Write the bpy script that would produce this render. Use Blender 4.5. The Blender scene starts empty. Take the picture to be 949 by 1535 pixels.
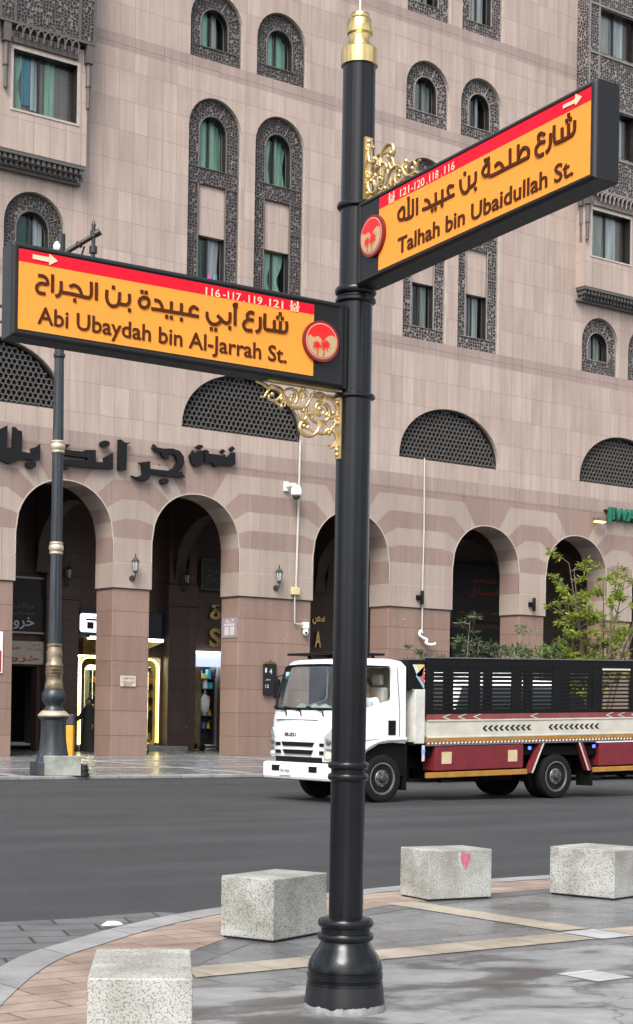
import bpy, bmesh, math, random
from mathutils import Vector, Matrix, noise as mnoise
from mathutils.geometry import tessellate_polygon
R = math.radians
random.seed(7)
scene = bpy.context.scene
col = scene.collection

# ---------------------------------------------------------------- camera, sky, sun, exposure
# world axes: x runs along the hotel front (away to the right), y into the building, z up
YAW = -math.atan2(.6, .8)
def at(right, ahead, z=0.0):
    """metres to the right of / ahead of the photographer's feet -> street coordinates"""
    return (.8*right + .6*(ahead-53.3), .8*(ahead-53.3) - .6*right, z)
cam_d = bpy.data.cameras.new('camera'); cam = bpy.data.objects.new('camera', cam_d); col.objects.link(cam)
cam.location = at(0, 0, 1.45)
cam.rotation_euler = (Matrix.Rotation(YAW, 3, 'Z') @ Matrix.Rotation(R(90), 3, 'X') @ Matrix.Rotation(.016, 3, 'Z')).to_euler()
cam_d.sensor_fit = 'VERTICAL'; cam_d.sensor_height = 36.0; cam_d.sensor_width = 36*949/1535
cam_d.lens = 2500/1535*36
cam_d.shift_x = .00316; cam_d.shift_y = .1977
cam_d.clip_start = .05; cam_d.clip_end = 2000
scene.camera = cam
SUN_EL, SUN_AZ = R(50), R(232)      # azimuth measured clockwise from +y
world = bpy.data.worlds.new('World'); scene.world = world; world.use_nodes = True
wn = world.node_tree.nodes; wl = world.node_tree.links
bg = wn['Background']
sky = wn.new('ShaderNodeTexSky'); sky.sky_type = 'NISHITA'; sky.sun_disc = False
sky.sun_elevation = SUN_EL; sky.sun_rotation = SUN_AZ; sky.dust_density = 4.0; sky.air_density = 1.0; sky.ozone_density = 1.0
hs = wn.new('ShaderNodeHueSaturation'); hs.inputs['Saturation'].default_value = .34
wl.new(sky.outputs[0], hs.inputs['Color'])
wtc = wn.new('ShaderNodeTexCoord'); wmp = wn.new('ShaderNodeMapping'); wmp.inputs['Scale'].default_value = (1, 1, 2.2); wl.new(wtc.outputs['Generated'], wmp.inputs[0])
wno = wn.new('ShaderNodeTexNoise'); wno.inputs['Scale'].default_value = 2.6; wno.inputs['Detail'].default_value = 5; wl.new(wmp.outputs[0], wno.inputs['Vector'])
wra = wn.new('ShaderNodeValToRGB'); wra.color_ramp.elements[0].position = .36; wra.color_ramp.elements[0].color = (.42, .44, .48, 1); wra.color_ramp.elements[1].position = .66; wra.color_ramp.elements[1].color = (1.75, 1.72, 1.68, 1); wl.new(wno.outputs[0], wra.inputs[0])
wmx = wn.new('ShaderNodeMix'); wmx.data_type = 'RGBA'; wmx.blend_type = 'MULTIPLY'; wmx.inputs[0].default_value = 1; wl.new(hs.outputs[0], wmx.inputs[6]); wl.new(wra.outputs[0], wmx.inputs[7]); wl.new(wmx.outputs[2], bg.inputs[0])
bg.inputs[1].default_value = .13
sl = bpy.data.lights.new('sun', 'SUN'); sl.energy = 1.9; sl.angle = R(26); sl.color = (1, .975, .94)
so = bpy.data.objects.new('sun', sl); col.objects.link(so)
sd = Vector((math.sin(SUN_AZ)*math.cos(SUN_EL), math.cos(SUN_AZ)*math.cos(SUN_EL), math.sin(SUN_EL)))
so.rotation_euler = (-sd).to_track_quat('-Z', 'Y').to_euler(); so.location = (0, 0, 60)
vs = scene.view_settings; vs.view_transform = 'Standard'; vs.look = 'None'; vs.gamma = 1; vs.exposure = .99
scene.view_settings.use_curve_mapping = False
try:
    scene.cycles.use_denoising = True; scene.cycles.max_bounces = 6; scene.cycles.transparent_max_bounces = 8
    scene.cycles.caustics_reflective = False; scene.cycles.caustics_refractive = False
except Exception: pass

# ---------------------------------------------------------------- helpers
def lin(r, g, b):
    f = lambda c: (c/255/12.92) if c/255 <= .04045 else ((c/255+.055)/1.055)**2.4
    return (f(r), f(g), f(b))
class MB:
    def __init__(s): s.v = []; s.f = []; s.m = []; s.uv = []; s.mi = 0
    def add(s, verts, faces, mi=None, uvs=None):
        o = len(s.v); s.v += [tuple(p) for p in verts]
        for k, f in enumerate(faces):
            s.f.append([i+o for i in f]); s.m.append(s.mi if mi is None else mi)
            s.uv.append(uvs[k] if uvs else None)
        return s
    def quad(s, a, b, c, d, mi=None, uv=None): return s.add([a, b, c, d], [(0, 1, 2, 3)], mi, [uv] if uv else None)
    def box(s, x0, x1, y0, y1, z0, z1, mi=None):
        v = [(x, y, z) for z in (z0, z1) for y in (y0, y1) for x in (x0, x1)]
        uvs = [[(v[i][0], v[i][1]) for i in (0, 2, 3, 1)], [(v[i][0], v[i][1]) for i in (4, 5, 7, 6)],
               [(v[i][0], v[i][2]) for i in (0, 1, 5, 4)], [(v[i][0], v[i][2]) for i in (2, 6, 7, 3)],
               [(v[i][1], v[i][2]) for i in (0, 4, 6, 2)], [(v[i][1], v[i][2]) for i in (1, 3, 7, 5)]]
        return s.add(v, [(0, 2, 3, 1), (4, 5, 7, 6), (0, 1, 5, 4), (2, 6, 7, 3), (0, 4, 6, 2), (1, 3, 7, 5)], mi, uvs)
    def obox(s, c, ax, ay, az, mi=None):
        c, ax, ay, az = map(Vector, (c, ax, ay, az))
        v = [c+i*ax+j*ay+k*az for k in (-1, 1) for j in (-1, 1) for i in (-1, 1)]
        return s.add(v, [(0, 2, 3, 1), (4, 5, 7, 6), (0, 1, 5, 4), (2, 6, 7, 3), (0, 4, 6, 2), (1, 3, 7, 5)], mi)
    def poly(s, loops, fn, mi=None):
        """flat polygon with holes; loops of 2-D points, fn maps them into space; UV = the 2-D point"""
        pts = [p for l in loops for p in l]
        if len(loops) == 1 and len(loops[0]) <= 4: tris = [tuple(range(len(loops[0])))]
        else: tris = tessellate_polygon([[Vector((p[0], p[1], 0)) for p in l] for l in loops])
        out = []
        for t in tris:
            t = list(t); a = sum(pts[t[i]][0]*pts[t[(i+1) % len(t)]][1]-pts[t[(i+1) % len(t)]][0]*pts[t[i]][1] for i in range(len(t)))
            if abs(a) < 1e-9: continue
            out.append(t if a > 0 else t[::-1])
        return s.add([fn(*p) for p in pts], out, mi, [[pts[i] for i in t] for t in out])
    def rim(s, loop, fa, fb, mi=None, closed=True):
        n = len(loop); k = n if closed else n-1; d = 0
        for i in range(k):
            p, q = loop[i], loop[(i+1) % n]; e = math.hypot(q[0]-p[0], q[1]-p[1])
            s.quad(fa(*p), fa(*q), fb(*q), fb(*p), mi, [(d, 0), (d+e, 0), (d+e, .3), (d, .3)]); d += e
        return s
    def prism(s, loops, fa, fb, mi=None):
        s.poly(loops, fa, mi)
        for l in loops: s.rim(l, fa, fb, mi)
        return s
    def lathe(s, prof, seg=24, c=(0, 0, 0), mi=None, flute=0, rot=0):
        v = []; n = len(prof)
        for r_, z in prof:
            for k in range(seg):
                a = 2*math.pi*k/seg+rot; rr = r_*(1-flute*(k % 2))
                v.append((c[0]+rr*math.cos(a), c[1]+rr*math.sin(a), c[2]+z))
        f = [(i*seg+k, i*seg+(k+1) % seg, (i+1)*seg+(k+1) % seg, (i+1)*seg+k) for i in range(n-1) for k in range(seg)]
        f += [tuple(range(seg))[::-1], tuple((n-1)*seg+k for k in range(seg))]
        return s.add(v, f, mi)
    def tube(s, pts, r, seg=8, mi=None, cap=True, squash=None):
        pts = [Vector(p) for p in pts]; n = len(pts); rs = r if isinstance(r, (list, tuple)) else [r]*n
        v = []; up = None
        for i, p in enumerate(pts):
            t = (pts[min(i+1, n-1)]-pts[max(i-1, 0)]).normalized()
            if up is None:
                up = Vector((0, 0, 1)) if abs(t.z) < .9 else Vector((0, 1, 0))
            a = t.cross(up)
            if a.length < 1e-4: a = t.orthogonal()
            a.normalize(); b = a.cross(t).normalized(); up = b
            for k in range(seg):
                an = 2*math.pi*k/seg; v.append(p+rs[i]*(math.cos(an)*a+math.sin(an)*b))
        f = [(i*seg+k, (i+1)*seg+k, (i+1)*seg+(k+1) % seg, i*seg+(k+1) % seg) for i in range(n-1) for k in range(seg)]
        if cap: f += [tuple(range(seg)), tuple((n-1)*seg+k for k in range(seg))[::-1]]
        return s.add(v, f, mi)
    def ball(s, c, rx, ry=None, rz=None, seg=12, rings=8, mi=None):
        ry = ry or rx; rz = rz or rx
        v = [(c[0], c[1], c[2]-rz)]
        for j in range(1, rings):
            a = math.pi*j/rings-math.pi/2
            for k in range(seg):
                b = 2*math.pi*k/seg; v.append((c[0]+rx*math.cos(a)*math.cos(b), c[1]+ry*math.cos(a)*math.sin(b), c[2]+rz*math.sin(a)))
        v.append((c[0], c[1], c[2]+rz)); L = len(v)-1
        f = [(0, 1+(k+1) % seg, 1+k) for k in range(seg)]
        for j in range(rings-2):
            for k in range(seg):
                a = 1+j*seg; f.append((a+k, a+(k+1) % seg, a+seg+(k+1) % seg, a+seg+k))
        a = 1+(rings-2)*seg
        f += [(a+k, a+(k+1) % seg, L) for k in range(seg)]
        return s.add(v, f, mi)
    def xf(s, m):
        s.v = [tuple(m @ Vector(p)) for p in s.v]; return s
    def mesh(s, name, mats, smooth=None, weld=False):
        me = bpy.data.meshes.new(name); me.from_pydata(s.v, [], s.f)
        mats = mats if isinstance(mats, (list, tuple)) else [mats]
        for m in mats: me.materials.append(m)
        me.polygons.foreach_set('material_index', s.m)
        uvl = me.uv_layers.new(name='UVMap')
        for p, u in zip(me.polygons, s.uv):
            for k, li in enumerate(p.loop_indices):
                uvl.data[li].uv = u[k] if u else (me.vertices[me.loops[li].vertex_index].co.x, me.vertices[me.loops[li].vertex_index].co.z)
        me.validate()
        if smooth is not None:
            b = bmesh.new(); b.from_mesh(me); bmesh.ops.remove_doubles(b, verts=b.verts, dist=1e-4); bmesh.ops.recalc_face_normals(b, faces=b.faces); b.to_mesh(me); b.free()
            me.polygons.foreach_set('use_smooth', [True]*len(me.polygons)); me.set_sharp_from_angle(angle=R(smooth))
        me.update(); return me
    def build(s, name, mats, parent=None, smooth=None, bevel=None):
        o = bpy.data.objects.new(name, s.mesh(name, mats, smooth)); col.objects.link(o)
        if parent: o.parent = parent
        if bevel:
            if smooth is None:
                b = bmesh.new(); b.from_mesh(o.data); bmesh.ops.remove_doubles(b, verts=b.verts, dist=1e-4); bmesh.ops.recalc_face_normals(b, faces=b.faces); b.to_mesh(o.data); b.free()
            md = o.modifiers.new('bevel', 'BEVEL'); md.width = bevel; md.segments = 2; md.limit_method = 'ANGLE'; md.angle_limit = R(35)
        return o
def tag(o, label=None, cat=None, group=None, kind=None):
    if label: o['label'] = label
    if cat: o['category'] = cat
    if group: o['group'] = group
    if kind: o['kind'] = kind
    return o
def empty(name, loc=(0, 0, 0), rz=0, label=None, cat=None, group=None, parent=None):
    o = bpy.data.objects.new(name, None); col.objects.link(o); o.location = loc; o.rotation_euler = (0, 0, rz); o.empty_display_size = .2
    if parent: o.parent = parent
    return tag(o, label, cat, group)
def copy_tree(o, parent=None):
    kids = [c for c in bpy.data.objects if c.parent == o]
    c = o.copy(); col.objects.link(c); c.parent = parent
    for k in kids: copy_tree(k, c)
    return c
def smooth_path(pts, n=6):
    if len(pts) < 3: return [tuple(p) for p in pts]
    P = [Vector(p) for p in pts]; out = []
    for i in range(len(P)-1):
        a, b, c, d = P[max(i-1, 0)], P[i], P[i+1], P[min(i+2, len(P)-1)]
        for k in range(n):
            t = k/n
            out.append(.5*((2*b)+(c-a)*t+(2*a-5*b+4*c-d)*t*t+(3*b-a-3*c+d)*t**3))
    out.append(P[-1]); return [tuple(p) for p in out]
def ribbon(pts, w, n=6, corner=False):
    """outline of a brush stroke of width w along a 2-D path"""
    p = pts if corner else smooth_path(pts, n)
    L, Rr = [], []
    for i in range(len(p)):
        a = Vector(p[max(i-1, 0)]); b = Vector(p[min(i+1, len(p)-1)]); t = (b-a)
        if t.length < 1e-7: continue
        t.normalize(); q = Vector(p[i]); nn = Vector((-t.y, t.x))*w/2
        if i == 0: q = q-t*w*.25
        if i == len(p)-1: q = q+t*w*.25
        L.append(tuple(q+nn)); Rr.append(tuple(q-nn))
    return L, Rr
def stroke(mb, pts, w, fa, fb, mi=None, n=6):
    L, Q = ribbon(pts, w, n)
    for i in range(len(L)-1):
        mb.poly([[L[i], L[i+1], Q[i+1], Q[i]]], fa, mi)
    mb.rim(L+Q[::-1], fa, fb, mi)
# Arabic words out of presentation forms, in visual order
_AR = {'ا': 0xFE8D, 'أ': 0xFE83, 'ب': 0xFE8F, 'ة': 0xFE93, 'ت': 0xFE95, 'ج': 0xFE9D, 'ح': 0xFEA1, 'خ': 0xFEA5, 'د': 0xFEA9, 'ر': 0xFEAD, 'ز': 0xFEAF,
       'س': 0xFEB1, 'ش': 0xFEB5, 'ص': 0xFEB9, 'ض': 0xFEBD, 'ط': 0xFEC1, 'ع': 0xFEC9, 'ف': 0xFED1, 'ق': 0xFED5, 'ك': 0xFED9, 'ل': 0xFEDD, 'م': 0xFEE1, 'ن': 0xFEE5,
       'ئ': 0xFE89, 'ه': 0xFEE9, 'و': 0xFEED, 'ي': 0xFEF1}
_NOJ = 'اأدرزوة'
def arab(txt):
    out = []
    for w in txt.split(' '):
        g = []
        for i, c in enumerate(w):
            pj = i > 0 and w[i-1] not in _NOJ; nj = i < len(w)-1 and c not in _NOJ
            base = _AR[c]; g.append(chr(base+(3 if pj and nj else 1 if pj else 2 if nj else 0)))
        out.append(''.join(g[::-1]))
    return ' '.join(out[::-1])
def text_mb(txt, x0, x1, z0, cap, fn_y, thick=0.0, bold=0.0, mb=None, mi=None, slope=0.0):
    """flat lettering in the x-z plane between x0 and x1 with its base line at z0 and capitals `cap` high"""
    c = bpy.data.curves.new('lettering', 'FONT'); c.body = txt; c.size = 1; c.offset = bold; c.resolution_u = 3
    o = bpy.data.objects.new('lettering', c); col.objects.link(o); bpy.context.view_layer.update()
    me = o.to_mesh(); vs_ = [tuple(v.co) for v in me.vertices]; fs = [tuple(p.vertices) for p in me.polygons]
    o.to_mesh_clear(); bpy.data.objects.remove(o); bpy.data.curves.remove(c)
    mb = mb or MB()
    if not vs_: return mb
    xa = min(v[0] for v in vs_); xb = max(v[0] for v in vs_); sx = (x1-x0)/(xb-xa); sz = cap/.70
    tr = lambda p: (x0+(p[0]-xa)*sx, z0+p[1]*sz+slope*(p[0]-xa)*sx)
    P = [tr(v) for v in vs_]
    mb.add([(p[0], fn_y, p[1]) for p in P], [f if True else f for f in fs], mi)
    if thick:
        cnt = {}
        for f in fs:
            for i in range(len(f)):
                e = (f[i], f[(i+1) % len(f)]); cnt[tuple(sorted(e))] = cnt.get(tuple(sorted(e)), 0)+1
        for (a, b), k in cnt.items():
            if k == 1: mb.quad((P[a][0], fn_y, P[a][1]), (P[b][0], fn_y, P[b][1]), (P[b][0], fn_y+thick, P[b][1]), (P[a][0], fn_y+thick, P[a][1]), mi)
    return mb

# ---------------------------------------------------------------- materials
class N:
    def __init__(s, name):
        s.m = bpy.data.materials.new(name); s.m.use_nodes = True; s.t = s.m.node_tree; s.p = s.t.nodes['Principled BSDF']; s.o = s.t.nodes['Material Output']
    def n(s, typ, **k):
        x = s.t.nodes.new('ShaderNode'+typ)
        for a, b in k.items():
            if a.startswith('i_'): x.inputs[a[2:].replace('_', ' ')].default_value = b
            else: setattr(x, a, b)
        return x
    def l(s, a, b): s.t.links.new(a, b)
    def math(s, op, a, b=None, clamp=False):
        x = s.n('Math', operation=op, use_clamp=clamp)
        for i, q in enumerate((a, b)):
            if q is None: continue
            if isinstance(q, (int, float)): x.inputs[i].default_value = q
            else: s.l(q, x.inputs[i])
        return x.outputs[0]
    def mix(s, fac, a, b, typ='MIX'):
        x = s.n('Mix', data_type='RGBA', blend_type=typ)
        for i, q in ((0, fac), (6, a), (7, b)):
            if isinstance(q, (int, float)): x.inputs[i].default_value = q
            elif isinstance(q, tuple): x.inputs[i].default_value = (*q, 1) if len(q) == 3 else q
            else: s.l(q, x.inputs[i])
        return x.outputs[2]
    def ramp(s, fac, stops):
        x = s.n('ValToRGB'); s.l(fac, x.inputs[0]); e = x.color_ramp.elements
        while len(e) < len(stops): e.new(.5)
        for k, (p, c) in enumerate(stops): e[k].position = p; e[k].color = (*c, 1) if len(c) == 3 else c
        return x.outputs[0]
    def coord(s, kind='Object', scale=(1, 1, 1), rot=(0, 0, 0), loc=(0, 0, 0)):
        tc = s.n('TexCoord'); mp = s.n('Mapping'); mp.inputs['Scale'].default_value = scale; mp.inputs['Rotation'].default_value = rot; mp.inputs['Location'].default_value = loc
        s.l(tc.outputs[kind], mp.inputs[0]); return mp.outputs[0]
    def noise(s, vec, scale, detail=4, rough=.55, dist=0):
        x = s.n('TexNoise'); s.l(vec, x.inputs['Vector']); x.inputs['Scale'].default_value = scale; x.inputs['Detail'].default_value = detail; x.inputs['Roughness'].default_value = rough; x.inputs['Distortion'].default_value = dist
        return x.outputs[0]
    def bump(s, h, strength=.3, dist=.01):
        x = s.n('Bump'); x.inputs['Strength'].default_value = strength; x.inputs['Distance'].default_value = dist; s.l(h, x.inputs['Height']); s.l(x.outputs[0], s.p.inputs['Normal'])
    def base(s, c):
        if isinstance(c, tuple): s.p.inputs['Base Color'].default_value = (*c, 1)
        else: s.l(c, s.p.inputs['Base Color'])
    def set(s, **k):
        for a, b in k.items():
            i = s.p.inputs[a.replace('_', ' ')]
            if isinstance(b, (int, float, tuple)): i.default_value = b
            else: s.l(b, i)
        return s
def simple(name, c, rough=.5, metal=0.0, var=.12, scale=6, bump=0, spec=None):
    k = N(name); v = k.coord('Object'); nz = k.noise(v, scale, 5)
    k.base(k.mix(1.0, c, k.ramp(nz, [(.3, (1-var,)*3), (.7, (1+var,)*3)]), 'MULTIPLY')); k.set(Roughness=rough, Metallic=metal)
    r2 = k.noise(v, scale*2.3, 3); k.set(Roughness=k.math('ADD', k.math('MULTIPLY', r2, .16), rough-.08, True))
    if bump: k.bump(k.noise(v, scale*6, 4), bump, .01)
    if spec is not None: k.set(Specular_IOR_Level=spec)
    return k.m
def glow(name, c, strength):
    k = N(name); k.base(c); k.set(Emission_Color=(*c, 1), Emission_Strength=strength); return k.m
def stone(name, c, bw, rh, var=.06, joint=.6, mortar=.012, streak=.10, rough=.55, offset=0.0):
    k = N(name); uv = k.coord('UV')
    b = k.n('TexBrick'); b.offset = offset; b.squash = 1; k.l(uv, b.inputs['Vector'])
    b.inputs['Scale'].default_value = 1; b.inputs['Mortar Size'].default_value = mortar; b.inputs['Mortar Smooth'].default_value = .3; b.inputs['Bias'].default_value = 0
    b.inputs['Brick Width'].default_value = bw; b.inputs['Row Height'].default_value = rh
    b.inputs['Color1'].default_value = (*[x*(1-var) for x in c], 1); b.inputs['Color2'].default_value = (*[x*(1+var) for x in c], 1); b.inputs['Mortar'].default_value = (*[x*joint for x in c], 1)
    ob = k.coord('Object'); grain = k.noise(ob, 22, 4, .7); big = k.noise(ob, .55, 5, .6); st = k.noise(k.coord('Object', (5, 1, .35)), 1.0, 5, .6)
    x = k.mix(1.0, b.outputs[0], k.ramp(grain, [(.25, (.9,)*3), (.75, (1.1,)*3)]), 'MULTIPLY')
    x = k.mix(1.0, x, k.ramp(big, [(.3, (.92, .90, .89)), (.7, (1.06, 1.05, 1.05))]), 'MULTIPLY')
    x = k.mix(1.0, x, k.ramp(st, [(.35, (1-streak,)*3), (.62, (1.03,)*3)]), 'MULTIPLY')
    chips = k.noise(k.coord('Object', (9, 9, 14)), 1.0, 2, .5)
    k.base(k.mix(k.math('MULTIPLY', k.ramp(chips, [(.73, (0, 0, 0)), (.76, (1, 1, 1))]), k.ramp(big, [(.5, (0, 0, 0)), (.62, (.7,)*3)])), x, (.62, .58, .54)))
    k.set(Roughness=rough); k.bump(k.math('ADD', k.math('MULTIPLY', b.outputs[1], -1), k.math('MULTIPLY', grain, .15)), .25, .01); return k.m
M = {}
M['stone'] = stone('pale_granite', (.402, .322, .279), .497, .8875, .085, .70, .011, .15)
M['band'] = stone('pink_granite_band', (.318, .246, .220), .99, .6, .07, .62, .012, .15)
M['light'] = stone('buff_granite_voussoir', (.352, .288, .247), 1.1, 9, .07, .68)
M['pink'] = stone('rose_granite_voussoir', (.268, .194, .166), 1.25, 9, .07, .68)
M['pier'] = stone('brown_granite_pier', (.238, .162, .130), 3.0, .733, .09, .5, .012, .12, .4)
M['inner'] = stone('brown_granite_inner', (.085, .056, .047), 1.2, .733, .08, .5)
M['edge'] = simple('pale_stone_and_highlight', (.42, .36, .31), .5)  # pale stone; on the arch arrises it paints the bevel highlight
M['vault'] = simple('dark_vault_plaster', (.05, .038, .034), .8)
def lattice(name, bar, hole, sc, w=.09):
    k = N(name); v = k.coord('UV', (sc, sc, sc))
    vo = k.n('TexVoronoi', feature='DISTANCE_TO_EDGE'); vo.inputs['Scale'].default_value = 1; vo.inputs['Randomness'].default_value = .55; k.l(v, vo.inputs['Vector'])
    f = k.ramp(vo.outputs['Distance'], [(w, (1, 1, 1)), (w+.09, (0, 0, 0))])
    nz = k.noise(k.coord('Object'), 1.3, 4)
    k.base(k.mix(f, hole, k.mix(1.0, bar, k.ramp(nz, [(.3, (.75,)*3), (.7, (1.2,)*3)]), 'MULTIPLY'))); k.set(Roughness=.55); k.bump(f, .8, .03); return k.m
M['lattice'] = lattice('carved_lattice', (.16, .14, .132), (.009, .007, .007), 10.5, .045)
M['lattice_bay'] = lattice('carved_bay_lattice', (.15, .13, .122), (.009, .007, .007), 10.5, .045)
M['lattice_pale'] = lattice('carved_pale_lattice', (.23, .205, .192), (.013, .010, .010), 9.5, .05)
M['bar'] = simple('weathered_grey_bar', (.085, .075, .071), .6)
M['bar_pale'] = simple('weathered_pale_bar', (.19, .17, .158), .6)
M['screen_bar'] = simple('screen_bar', (.088, .082, .077), .6)
M['black'] = simple('matt_black', (.008, .008, .009), .6)
M['dark_frame'] = simple('dark_bronze_frame', (.018, .015, .014), .4)
def glass(name, tint, refl=.5, rough=.04):
    k = N(name); t = k.n('BsdfTransparent'); t.inputs[0].default_value = (*tint, 1); g = k.n('BsdfGlossy'); g.inputs['Roughness'].default_value = rough; g.inputs[0].default_value = (.9, .95, 1, 1)
    fr = k.n('Fresnel'); fr.inputs[0].default_value = 1.5; fac = k.math('MULTIPLY', fr.outputs[0], refl*2, True)
    mx = k.n('MixShader'); k.l(fac, mx.inputs[0]); k.l(t.outputs[0], mx.inputs[1]); k.l(g.outputs[0], mx.inputs[2]); k.l(mx.outputs[0], k.o.inputs[0]); return k.m
M['pane'] = glass('window_pane', (.86, .92, .90), .45)
M['shop_glass'] = glass('shop_glass', (.85, .9, .88), .4)
M['windscreen'] = glass('windscreen_glass', (.84, .90, .86), .8)
M['car_glass'] = glass('car_glass', (.16, .18, .18), .7)
def cloth(name, c):
    k = N(name); w = k.noise(k.coord('Object', (9, 1, .4)), 1.0, 3); k.base(k.mix(1.0, c, k.ramp(w, [(.3, (.55,)*3), (.7, (1.25,)*3)]), 'MULTIPLY')); k.set(Roughness=.85); return k.m
M['green_curtain'] = cloth('green_curtain', (.50, .80, .63)); M['teal_curtain'] = cloth('teal_curtain', (.12, .50, .66)); M['white_curtain'] = cloth('white_curtain', (.88, .90, .92)); M['grey_curtain'] = cloth('grey_curtain', (.62, .63, .58)); M['dark_curtain'] = cloth('dark_green_curtain', (.045, .20, .135))
# street
def asphalt():
    k = N('asphalt'); v = k.coord('Object'); g = k.noise(v, 48, 5, .85); b = k.noise(v, .5, 6, .65); tr = k.noise(k.coord('Object', (.05, .9, 1)), 1.2, 3)
    x = k.ramp(g, [(.34, (.005, .0055, .006)), (.5, (.024, .0265, .0285)), (.64, (.072, .077, .082))]); x = k.mix(1.0, x, k.ramp(b, [(.3, (.72,)*3), (.7, (1.22,)*3)]), 'MULTIPLY'); x = k.mix(1.0, x, k.ramp(tr, [(.35, (.78,)*3), (.65, (1.14,)*3)]), 'MULTIPLY')
    sp = k.noise(v, 2.6, 3, .5); x = k.mix(k.ramp(sp, [(.68, (0, 0, 0)), (.74, (.55,)*3)]), x, (.016, .016, .017))
    k.base(x); k.set(Roughness=.72); k.bump(g, .5, .01); return k.m
M['asphalt'] = asphalt()
def paving(name, a, b, bw, rh, rough, rot=0, mortar=.006, wet=.0, var=.25, off=.5):
    k = N(name); v = k.coord('Object', (1, 1, 1), (0, 0, rot)); br = k.n('TexBrick'); br.offset = off; k.l(v, br.inputs['Vector'])
    for q, val in (('Scale', 1), ('Mortar Size', mortar), ('Bias', 0), ('Brick Width', bw), ('Row Height', rh)): br.inputs[q].default_value = val
    br.inputs['Color1'].default_value = (*a, 1); br.inputs['Color2'].default_value = (*b, 1); br.inputs['Mortar'].default_value = (*[x*.35 for x in a], 1)
    g = k.noise(v, 60, 4, .75); d = k.noise(v, 1.6, 6, .62, .4); d2 = k.noise(v, 4.5, 5, .6)
    x = k.mix(1.0, br.outputs[0], k.ramp(g, [(.25, (.82,)*3), (.75, (1.18,)*3)]), 'MULTIPLY')
    x = k.mix(1.0, x, k.ramp(d, [(.33, (1-var, 1-var, 1-var)), (.60, (1.08,)*3)]), 'MULTIPLY')
    k.base(k.mix(1.0, x, k.ramp(d2, [(.3, (.88,)*3), (.7, (1.08,)*3)]), 'MULTIPLY'))
    k.set(Roughness=k.math('ADD', k.math('MULTIPLY', d2, .35), rough-.15, True)); k.bump(k.math('ADD', k.math('MULTIPLY', br.outputs[1], -1), k.math('MULTIPLY', g, .1)), .2, .006); return k.m
M['pave'] = paving('grey_granite_paving', (.125, .132, .138), (.185, .19, .195), .62, .40, .27, var=.42)
M['pave_far'] = paving('far_granite_paving', (.13, .138, .144), (.23, .235, .24), 1.5, 1.1, .22, var=.4)
M['pale_strip'] = paving('pale_granite_strip', (.33, .335, .34), (.38, .38, .38), .6, 9, .3, off=0, var=.25)
M['dark_border'] = paving('dark_granite_border', (.10, .106, .112), (.14, .145, .15), .6, 9, .3, off=0, var=.4)
M['kerb'] = paving('pale_kerb_granite', (.22, .222, .226), (.28, .28, .28), .8, 3, .5, off=0, var=.3)
M['red_tile'] = paving('rust_granite_paving', (.255, .190, .155), (.35, .275, .222), .7, .20, .40, var=.38)
M['buff'] = paving('buff_granite_strip', (.33, .285, .222), (.40, .35, .28), .42, 9, .34, off=0, var=.38)
M['white_tile'] = paving('white_granite_tile', (.40, .42, .435), (.44, .45, .46), 3, 3, .4, var=.25)
M['apron'] = paving('grey_paver_apron', (.078, .082, .086), (.11, .113, .117), .52, .30, .6, rot=.35, mortar=.012)
def cement():
    k = N('worn_cement'); v = k.coord('Object'); a = k.noise(k.coord('Object', (1, 1.6, 1), (0, 0, .5)), 1.15, 6, .6, .8); b = k.noise(v, 7, 6, .65); g = k.noise(v, 70, 3, .7)
    x = k.ramp(a, [(.36, (.065, .064, .061)), (.45, (.105, .105, .102)), (.52, (.195, .198, .199)), (.66, (.255, .26, .262))])
    x = k.mix(1.0, x, k.ramp(b, [(.3, (.85,)*3), (.7, (1.12,)*3)]), 'MULTIPLY'); x = k.mix(1.0, x, k.ramp(g, [(.2, (.86,)*3), (.8, (1.12,)*3)]), 'MULTIPLY')
    cr = k.n('TexVoronoi', feature='DISTANCE_TO_EDGE'); cr.inputs['Scale'].default_value = .55; wv = k.n('VectorMath', operation='ADD'); k.l(v, wv.inputs[0])
    sc = k.n('VectorMath', operation='SCALE'); nn = k.n('TexNoise'); nn.inputs['Scale'].default_value = 4; nn.inputs['Detail'].default_value = 5; k.l(v, nn.inputs['Vector']); k.l(nn.outputs[1], sc.inputs[0]); sc.inputs['Scale'].default_value = .45; k.l(sc.outputs[0], wv.inputs[1]); k.l(wv.outputs[0], cr.inputs['Vector'])
    k.base(k.mix(k.ramp(cr.outputs['Distance'], [(.0015, (.7, .7, .7)), (.006, (0, 0, 0))]), x, (.05, .05, .048)))
    k.set(Roughness=k.ramp(a, [(.38, (.36,)*3), (.55, (.62,)*3)])); k.bump(k.math('ADD', b, g), .25, .008); return k.m
M['cement'] = cement()
def speckle(name, base, dark, thr=.36):
    k = N(name); v = k.coord('Object'); a = k.noise(v, 105, 3, .6); b = k.noise(v, 60, 3, .6); d = k.noise(v, 3.5, 5)
    x = k.mix(k.ramp(a, [(thr, (1, 1, 1)), (thr+.07, (0, 0, 0))]), base, dark); x = k.mix(k.ramp(b, [(.30, (.55,)*3), (.37, (0, 0, 0))]), x, tuple(q*.6 for q in dark))
    k.base(k.mix(1.0, x, k.ramp(d, [(.3, (.60, .59, .54)), (.62, (1.06,)*3)]), 'MULTIPLY')); k.set(Roughness=.6); k.bump(a, .25, .004); return k.m
M['granite'] = speckle('speckled_white_granite', (.385, .387, .362), (.17, .17, .158), .41)
M['plinth_stone'] = speckle('mossy_pale_stone', (.30, .32, .29), (.2, .22, .19))
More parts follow.
